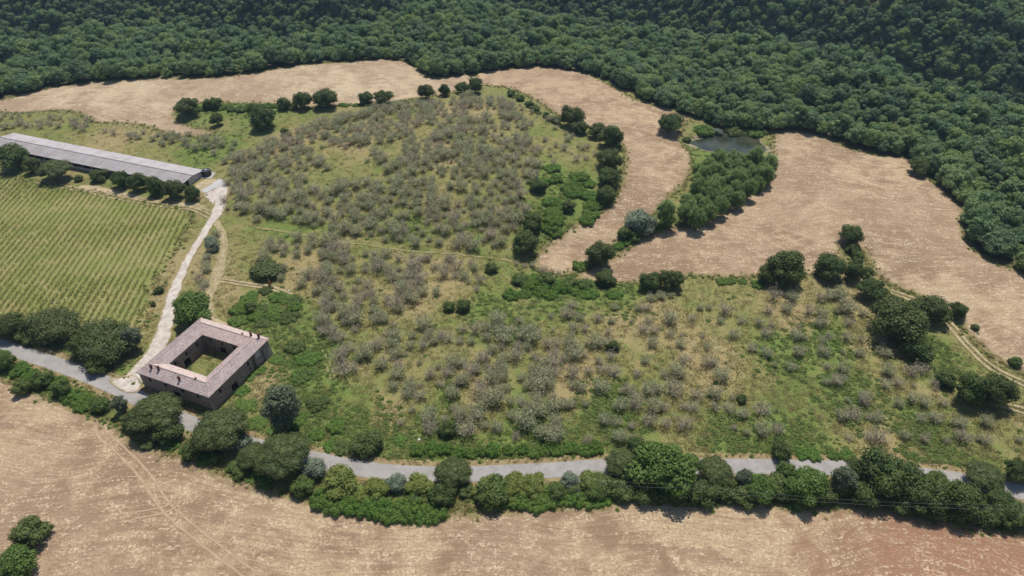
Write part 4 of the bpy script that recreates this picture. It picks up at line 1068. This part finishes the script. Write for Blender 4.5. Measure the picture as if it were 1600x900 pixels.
along([(955, 395), (968, 385), (985, 376), (1010, 368)], 3.2, ['bramble', 'shrub'], (3, 4.5), "low bush on the green ditch between the stubble fields", "bush", "bushes on the ditch between the fields", "bush", .6, (.7, 1.1))
along([(1015, 360), (1035, 350), (1060, 344)], 3.2, ['bramble', 'shrub'], (3.5, 5), "low bush on the ditch before the pond thicket", "bush", "bushes before the pond thicket", "bush", .6, (.7, 1.1))
along([(1130, 440), (1165, 440), (1195, 445)], 3.2, ['darkbramble', 'bramble'], (3, 4.5), "low bush on the grove edge before the broad oak", "bush", "bushes before the broad oak", "bush", .5, (.7, 1.0))
along([(1342, 405), (1350, 420), (1356, 438)], 3.0, ['shrub', 'dark'], (2.6, 4), "small bush on the green tongue of the wide field", "bush", "bushes on the green tongue", "bush", .6, (.7, 1.0))
along([(380, 470), (410, 462), (445, 470), (455, 490), (420, 500), (385, 500), (372, 492), (405, 482), (435, 482)], 3.0, ['bramble', 'darkbramble', 'bramble'], (4.5, 6), "spreading bramble of the thicket above the farmhouse", "bramble", "bramble thicket above the farmhouse", "bramble_bush", 1.0, (.6, 1.1))
along([(470, 545), (485, 570), (470, 600), (490, 630), (470, 660), (510, 680), (545, 700), (600, 712)], 3.4, ['bramble', 'bramble', 'darkbramble'], (3.5, 6), "bright low bramble on the green slope right of the farmhouse", "bramble", "brambles on the slope by the farmhouse", "bramble_bush", 2.4, (.6, 1.0))
along([(440, 560), (400, 600), (370, 630), (390, 660), (430, 690)], 4.0, ['bramble'], (3, 5), "low bramble on the bank under the farmhouse wall", "bramble", "brambles under the farmhouse wall", "bramble_bush", 2.0, (.4, .7))
along([(40, 220), (90, 228), (150, 240), (210, 252), (270, 262), (305, 268)], 4.0, ['darkbramble', 'bramble'], (2.6, 4.2), "low green bush along the rear eave of the barn", "bush", "bushes behind the barn", "bush", .5, (.7, 1.1))
along([(312, 455), (320, 425), (328, 398), (333, 375), (336, 365)], 2.6, ['olive', 'deadolive', 'silver'], (3, 4.6), "grey scrubby bush between the gravel track and the ruts", "bush", "grey scrub between the tracks", "bush", .8, (.8, 1.1))
along([(810, 412), (828, 418), (862, 424), (885, 428)], 2.6, ['reedbed'] if 'reedbed' in KIND else ['deadolive'], (2.4, 3.4), "brown dry reed clump at the end of the curved field", "reeds", "dry reeds at the field end", "reed_clump", .5, (.7, .9))
along([(240, 693), (280, 702), (320, 712), (370, 735), (430, 762)], 4.0, ['bramble', 'shrub'], (3, 4.6), "leafy shrub on the stubble edge below the umbrella pines", "shrub", "shrubs below the umbrella pines", "shrub", .5, (.6, 1.0))
# the pond thicket
pt = G([(1096, 250), (1120, 240), (1150, 252), (1180, 242), (1204, 250), (1205, 278), (1172, 300), (1138, 320), (1108, 340), (1080, 346), (1064, 330), (1072, 298), (1086, 270)], 4.5)
gx, gy = np.meshgrid(np.arange(pt[:, 0].min(), pt[:, 0].max(), 4.6), np.arange(pt[:, 1].min(), pt[:, 1].max(), 4.6))
gx = gx.ravel() + rng.uniform(-1.3, 1.3, gx.size); gy = gy.ravel() + rng.uniform(-1.3, 1.3, gy.size)
kp = inside(pt, gx, gy) & (((gx - POND[0]) / 15.5) ** 2 + ((gy - POND[1]) / 11.0) ** 2 > 1)
for x, y in zip(gx[kp], gy[kp]):
    plant('willow', x, y, float(rng.uniform(4.8, 7.2)), float(rng.uniform(.7, 1.0)), "soft green willow of the thicket below the pond", "tree", "willow thicket below the pond", "willow_tree")

# ------------------------------------------------------------------ stuff: instanced masses
def scatter(name, src, pts, rotz, scl, idx, label, tilt=None):
    """one object: a point cloud that draws its source meshes by geometry nodes"""
    me = bpy.data.meshes.new(name)
    me.vertices.add(len(pts)); me.vertices.foreach_set("co", np.asarray(pts, np.float32).ravel())
    rot = np.zeros((len(pts), 3), np.float32); rot[:, 2] = rotz
    if tilt is not None: rot[:, :2] = tilt
    a = me.attributes.new("turn", 'FLOAT_VECTOR', 'POINT'); a.data.foreach_set("vector", rot.ravel())
    a = me.attributes.new("size", 'FLOAT_VECTOR', 'POINT'); a.data.foreach_set("vector", np.asarray(scl, np.float32).ravel())
    a = me.attributes.new("pick", 'INT', 'POINT'); a.data.foreach_set("value", np.asarray(idx, np.int32))
    ng = bpy.data.node_groups.new(name + "_scatter", 'GeometryNodeTree')
    ng.interface.new_socket("Geometry", in_out='INPUT', socket_type='NodeSocketGeometry'); ng.interface.new_socket("Geometry", in_out='OUTPUT', socket_type='NodeSocketGeometry')
    N = ng.nodes; gi = N.new("NodeGroupInput"); go = N.new("NodeGroupOutput"); iop = N.new("GeometryNodeInstanceOnPoints")
    jn = N.new("GeometryNodeJoinGeometry")
    for m in reversed(src):
        oo = bpy.data.objects.new(name + "_source", m)
        oi = N.new("GeometryNodeObjectInfo"); oi.inputs["Object"].default_value = oo; oi.inputs["As Instance"].default_value = True
        ng.links.new(oi.outputs["Geometry"], jn.inputs[0])
    def named(nm, t):
        q = N.new("GeometryNodeInputNamedAttribute"); q.data_type = t; q.inputs["Name"].default_value = nm
        return q.outputs["Attribute"]
    ng.links.new(gi.outputs[0], iop.inputs["Points"]); ng.links.new(jn.outputs[0], iop.inputs["Instance"]); iop.inputs["Pick Instance"].default_value = True
    ng.links.new(named("pick", 'INT'), iop.inputs["Instance Index"])
    er = N.new("FunctionNodeEulerToRotation"); ng.links.new(named("turn", 'FLOAT_VECTOR'), er.inputs[0]); ng.links.new(er.outputs[0], iop.inputs["Rotation"])
    ng.links.new(named("size", 'FLOAT_VECTOR'), iop.inputs["Scale"])
    ng.links.new(iop.outputs[0], go.inputs[0])
    o = link(name, me, kind='stuff', label=label)
    md = o.modifiers.new("scatter", 'NODES'); md.node_group = ng
    return o

# the wood: its edge trees one by one, the rest as one mass
wood_d = densify(WOOD[:36], 4.5, closed=False)
edge_pts = []
for q in densify(WOOD[1:35], 5.0, closed=False): edge_pts.append(q)
step = 4.2
gx, gy = np.meshgrid(np.arange(-620, 640, step), np.arange(150, 760, step))
gx = gx.ravel() + rng.uniform(-1.9, 1.9, gx.size); gy = gy.ravel() + rng.uniform(-1.9, 1.9, gy.size)
kp = inside(WOOD, gx, gy); gx, gy = gx[kp], gy[kp]
dd = dist_poly(WOOD[:36], gx, gy, closed=False)
kp = dd > .3; gx, gy, dd = gx[kp], gy[kp], dd[kp]
ppx, ppy, psc = to_photo(gx, gy, H(gx, gy))
vis = (ppx > -15) & (ppx < 1615)
kp = (ppx > -350) & (ppx < 1950) & (ppy > -260); gx, gy, dd, psc, vis = gx[kp], gy[kp], dd[kp], psc[kp], vis[kp]
near = vis & (dd < 6.5)
order = np.where(near)[0]; order = order[np.argsort(-psc[order])][:290]
single = np.zeros(len(gx), bool); single[order] = True
for i in order:
    qx = float(to_photo(gx[i], gy[i], 0)[0])
    where = next(w for lim, w in ((640, 'back stubble field'), (1060, 'curved stubble strip'), (1230, 'far pond bank'), (1440, 'top edge of the wide stubble'), (9999, 'flank of the wide stubble')) if qx < lim)
    plant('wood', gx[i], gy[i], float(rng.uniform(5.0, 8.4)), float(rng.uniform(.8, 1.08)), "dense oak on the margin of the wood along the " + where, "tree", "wood margin along the " + where, "woodland_tree")
rest = np.where(~single)[0]
sz = rng.triangular(.38, .62, 1.3, len(rest)); big = vnoise(gx[rest] * .02, gy[rest] * .02, 8)
sz *= .8 + .35 * big
srcs = []
for tr, cr in KIND['wood']: srcs.append(cr)
scatter("forest", srcs, np.column_stack([gx[rest], gy[rest], H(gx[rest], gy[rest]) - .6]), rng.uniform(0, 6.28, len(rest)), np.column_stack([sz, sz, sz * rng.uniform(.85, 1.15, len(rest))]), np.where(rng.random(len(rest)) < .55, rng.integers(0, len(srcs), len(rest)), np.clip((vnoise(gx[rest] * .03, gy[rest] * .03, 61) * 9).astype(int), 0, 7)),
        "dense green oak wood covering the hills behind the fields")
print("forest", len(rest), "edge", len(order))

# the olive grove
REG = [  # outline, spacing, row heading, chance, dead share, size
 ([(385, 235), (450, 212), (520, 184), (640, 164), (740, 152), (800, 160), (830, 200), (845, 262), (830, 300), (818, 350), (800, 378), (740, 396), (640, 384), (540, 368), (430, 345), (370, 330), (352, 290), (365, 250)], 3.7, .55, .94, .3, .92),
 ([(800, 158), (850, 180), (900, 210), (930, 225), (935, 255), (880, 262), (845, 262), (830, 200)], 4.8, .75, .72, .8, .72),
 ([(-40, 182), (60, 180), (140, 190), (240, 205), (345, 215), (385, 235), (360, 262), (300, 240), (210, 218), (120, 204), (0, 202), (-40, 200)], 3.8, .3, .8, .4, .85),
 ([(345, 300), (380, 330), (420, 345), (400, 372), (372, 350), (352, 330)], 6.0, .4, .6, .2, .8),
 ([(400, 382), (470, 370), (600, 398), (745, 408), (752, 440), (735, 478), (705, 500), (740, 520), (790, 488), (840, 510), (880, 560), (880, 690), (640, 690), (615, 640), (585, 600), (530, 585), (500, 520), (482, 450), (410, 428)], 3.7, .1, .92, .55, .98),
 ([(830, 482), (1000, 472), (1110, 446), (1200, 455), (1330, 465), (1390, 535), (1440, 580), (1500, 650), (1640, 690), (1640, 730), (1420, 705), (1350, 690), (1100, 692), (880, 692), (880, 560), (840, 505)], 3.9, -.06, .82, .5, .86, 1.5),
]
ol = []
for px, sp, hd, ch, dead, size, *rowgap in REG:
    w = G(px); c = w.mean(0)
    n = int(np.max(np.linalg.norm(w - c, axis=1)) / sp) + 2
    a, b = np.meshgrid(np.arange(-n, n + 1) * sp, np.arange(-n, n + 1) * sp * (rowgap[0] if rowgap else 1.08))
    a = a.ravel() + rng.normal(0, sp * .24, a.size); b = b.ravel() + rng.normal(0, sp * .17, b.size)
    x = c[0] + a * math.cos(hd) - b * math.sin(hd); y = c[1] + a * math.sin(hd) + b * math.cos(hd)
    k = inside(w, x, y); x, y = x[k], y[k]
    gap = vnoise(x * .055, y * .055, 31) * .6 + vnoise(x * .15, y * .15, 32) * .4
    k = (rng.random(len(x)) < ch) & (gap > (.30 if ch > .8 else .36)); x, y, gap = x[k], y[k], gap[k]
    dmap = dead + .7 * (vnoise(x * .04, y * .04, 40) - .5)
    for i in range(len(x)): ol.append((x[i], y[i], rng.random() < dmap[i], size * rng.triangular(.4, .85, 1.65)))
ol = np.array(ol, float)
opx, opy, osc = to_photo(ol[:, 0], ol[:, 1], H(ol[:, 0], ol[:, 1]))
vis = (opx > 5) & (opx < 1595)
order = np.argsort(np.where(vis, -osc * ol[:, 3], 0))
one, rest = order[:296], order[296:]
for i in one:
    x, y, d, s = ol[i]
    zone = "grove below the largest field-side oak" if opx[i] > 1180 else "grove above the largest bright roadside tree" if opx[i] > 860 else "middle grove above the road bend" if opx[i] > 650 else "grove beside the farmhouse slope"
    if d: plant('deadolive', x, y, 4.6 * s, float(rng.uniform(.85, 1.15)), "bare grey-brown withered olive tree in the " + zone, "olive tree", "withered olive trees, " + zone, "olive_tree")
    else: plant('olive', x, y, 4.6 * s, float(rng.uniform(.85, 1.15)), "scraggly grey-green leafy olive tree in the " + zone, "olive tree", "leafy olive trees, " + zone, "olive_tree")
oc = []
def joined(tr, cr, name):
    vs, fs, mi, tint = [], [], [], []
    for k, me in enumerate((tr, cr)):
        o = len(vs); vs += [tuple(v.co) for v in me.vertices]; fs += [tuple(i + o for i in p.vertices) for p in me.polygons]; mi += [k] * len(me.polygons)
        at = me.attributes.get("tint"); tint += [d.value for d in at.data] if at else [.5] * len(me.polygons)
    m = bpy.data.meshes.new(name); m.from_pydata(vs, [], fs); m.materials.append(tr.materials[0]); m.materials.append(cr.materials[0]); m.polygons.foreach_set("material_index", mi); m.update()
    a = m.attributes.new("tint", 'FLOAT', 'FACE'); a.data.foreach_set("value", tint)
    return m
for kd in ('olive', 'deadolive'):
    for tr, cr in KIND[kd]: oc.append(joined(tr, cr, "olive_copy"))
R_ = ol[rest]
scatter("olive_grove", oc, np.column_stack([R_[:, 0], R_[:, 1], H(R_[:, 0], R_[:, 1]) - .05]), rng.uniform(0, 6.28, len(R_)), np.repeat(R_[:, 3:4], 3, 1) * np.array([1, 1, 1.0]), rng.integers(0, 5, len(R_)) + 5 * R_[:, 2].astype(int),
        "far mass of grey-green half-withered olive trees on the grove's upper slope")
print("olives", len(ol))

# grass tufts and weeds
def tuft(r, n, rad, hgt, mat, lean=.5, wd=.05):
    V, F = [], []
    for i in range(n):
        a = r.uniform(0, 6.28); q = r.uniform(0, rad); x, y = q * math.cos(a), q * math.sin(a); b = r.uniform(0, 6.28); hh = hgt * r.uniform(.5, 1.1); dx, dy = lean * hh * math.cos(b), lean * hh * math.sin(b)
        w = wd * r.uniform(.7, 1.5); o = len(V); c, s = math.cos(b + 1.57) * w, math.sin(b + 1.57) * w
        V += [(x - c, y - s, -.05), (x + c, y + s, -.05), (x + dx + c * .3, y + dy + s * .3, hh), (x + dx - c * .3, y + dy - s * .3, hh * .97)]; F.append((o, o + 1, o + 2, o + 3))
    return make_mesh("tuft", V, [np.array(F)], [mat], attrs={"tint": ('FACE', r.uniform(0, 1, len(F)))})
def weed(r, n, rad, hgt, mat):
    d = r.normal(size=(n, 3)); d /= np.linalg.norm(d, axis=1)[:, None]; d[:, 2] = np.abs(d[:, 2])
    P = d * np.array([rad, rad, hgt]) * r.uniform(.3, 1.0, n)[:, None]
    N = d * .4 + r.normal(size=d.shape) * .4 + np.array([0, .15, .9]); N /= np.linalg.norm(N, axis=1)[:, None]
    V, F, Tt = leaf_quads(P, N, r.uniform(.12, .24, n), r.uniform(0, 1, n), r)
    return make_mesh("weed", V, [F], [mat], attrs={"tint": ('FACE', Tt)})
r2 = np.random.default_rng(77)
fields = [F_FRONT, F_BACK, F_MID, F_RIGHT, WOOD, VINEYARD]
roadw = densify(G(ROAD), 6, closed=False); trackw = G([(190, 606), (236, 560), (260, 505), (273, 455), (305, 387), (336, 338), (345, 300)])
def clear_of(x, y, edge=0.0):
    k = np.ones(x.shape, bool)
    for f in fields: k &= ~(inside(f, x, y) & (dist_poly(f, x, y) > edge))
    k &= dist_poly(roadw, x, y, False) > 4.2
    k &= dist_poly(trackw, x, y, False) > 2.6
    a = math.radians(-21.9); u = (x + 81.7) * math.cos(a) + (y - 133.1) * math.sin(a); v = -(x + 81.7) * math.sin(a) + (y - 133.1) * math.cos(a)
    k &= ~((np.abs(u) < 11.6) & (np.abs(v) < 11.6) & ~((np.abs(u) < 6) & (np.abs(v) < 6)))
    a = math.radians(-19.8); u = (x + 169.95) * math.cos(a) + (y - 251.8) * math.sin(a); v = -(x + 169.95) * math.sin(a) + (y - 251.8) * math.cos(a)
    k &= ~((np.abs(u) < 51) & (np.abs(v) < 5.6))
    return k
def strew(n, y0, y1):
    py = r2.uniform(y0, y1, n); px = r2.uniform(-60, 1660, n)
    return G(np.column_stack([px, py]))
p = strew(52000, 130, 800); k = clear_of(p[:, 0], p[:, 1], .6); p = p[k]
dn = vnoise(p[:, 0] * .12, p[:, 1] * .12, 50) * .6 + vnoise(p[:, 0] * .4, p[:, 1] * .4, 51) * .4
p = p[dn > .30]
s = r2.uniform(.7, 1.7, len(p))
scatter("grass", [tuft(r2, 18, .7, .16, M['tuft'], 1.8, .05) for _ in range(4)], np.column_stack([p, H(p[:, 0], p[:, 1])]), r2.uniform(0, 6.28, len(p)), np.column_stack([s * 1.2, s * 1.2, s]), r2.integers(0, 4, len(p)), "rough dry and green grass tufts over the grove meadow")
p = strew(60000, 140, 800); lu = spots(LUSH, p[:, 0], p[:, 1])
k = clear_of(p[:, 0], p[:, 1], .4) & (r2.random(len(p)) < np.clip(lu * 1.1 - .15, .015, 1)); p = p[k]
s = r2.uniform(.6, 1.7, len(p))
scatter("weeds", [weed(r2, 30, .65, .28, M['weed']) for _ in range(4)], np.column_stack([p, H(p[:, 0], p[:, 1])]), r2.uniform(0, 6.28, len(p)), np.column_stack([s, s, s * .9]), r2.integers(0, 4, len(p)), "lush green weeds in the damp parts of the meadow")
print("weeds", len(p))
# straw wisps and ragged grass along the field margins
mp = []
for f in (F_FRONT, F_BACK, F_MID, F_RIGHT, VINEYARD):
    c = densify(f, .8); c = c[(np.abs(c[:, 0]) < 420) & (c[:, 1] > 60)]
    for _ in range(2): mp.append(c + r2.normal(0, 1.1, c.shape))
rc = densify(G(ROAD), .8, closed=False); t = np.gradient(rc, axis=0); t /= np.linalg.norm(t, axis=1)[:, None]; nr = np.stack([-t[:, 1], t[:, 0]], 1)
for sd in (-1, 1): mp.append(rc + nr * (sd * r2.uniform(2.5, 4.4, len(rc)))[:, None])
mp = np.vstack(mp); s = r2.uniform(.6, 1.5, len(mp))
scatter("margin_grass", [tuft(r2, 18, .5, .36, M['tuft'], 1.2, .06) for _ in range(3)] + [weed(r2, 22, .5, .4, M['weed'])], np.column_stack([mp, H(mp[:, 0], mp[:, 1])]), r2.uniform(0, 6.28, len(mp)), np.column_stack([s, s, s]), r2.integers(0, 4, len(mp)), "ragged grass along the margins of fields and road")

# ------------------------------------------------------------------ thin summer haze
hz = bpy.data.materials.new("summer_haze"); hz.use_nodes = True
hn = hz.node_tree.nodes; hn.remove(hn["Principled BSDF"])
pv = hn.new("ShaderNodeVolumePrincipled"); pv.inputs["Color"].default_value = (0.50, 0.72, 1.0, 1); pv.inputs["Density"].default_value = 0.00011; pv.inputs["Anisotropy"].default_value = 0.3
hz.node_tree.links.new(pv.outputs[0], hn["Material Output"].inputs["Volume"])
b = MB(); b.box(-2600, 2600, -1600, 4100, -75, 150)
link("haze", b.mesh("haze", hz), kind='stuff', label="thin pale summer haze over the valley")
#END
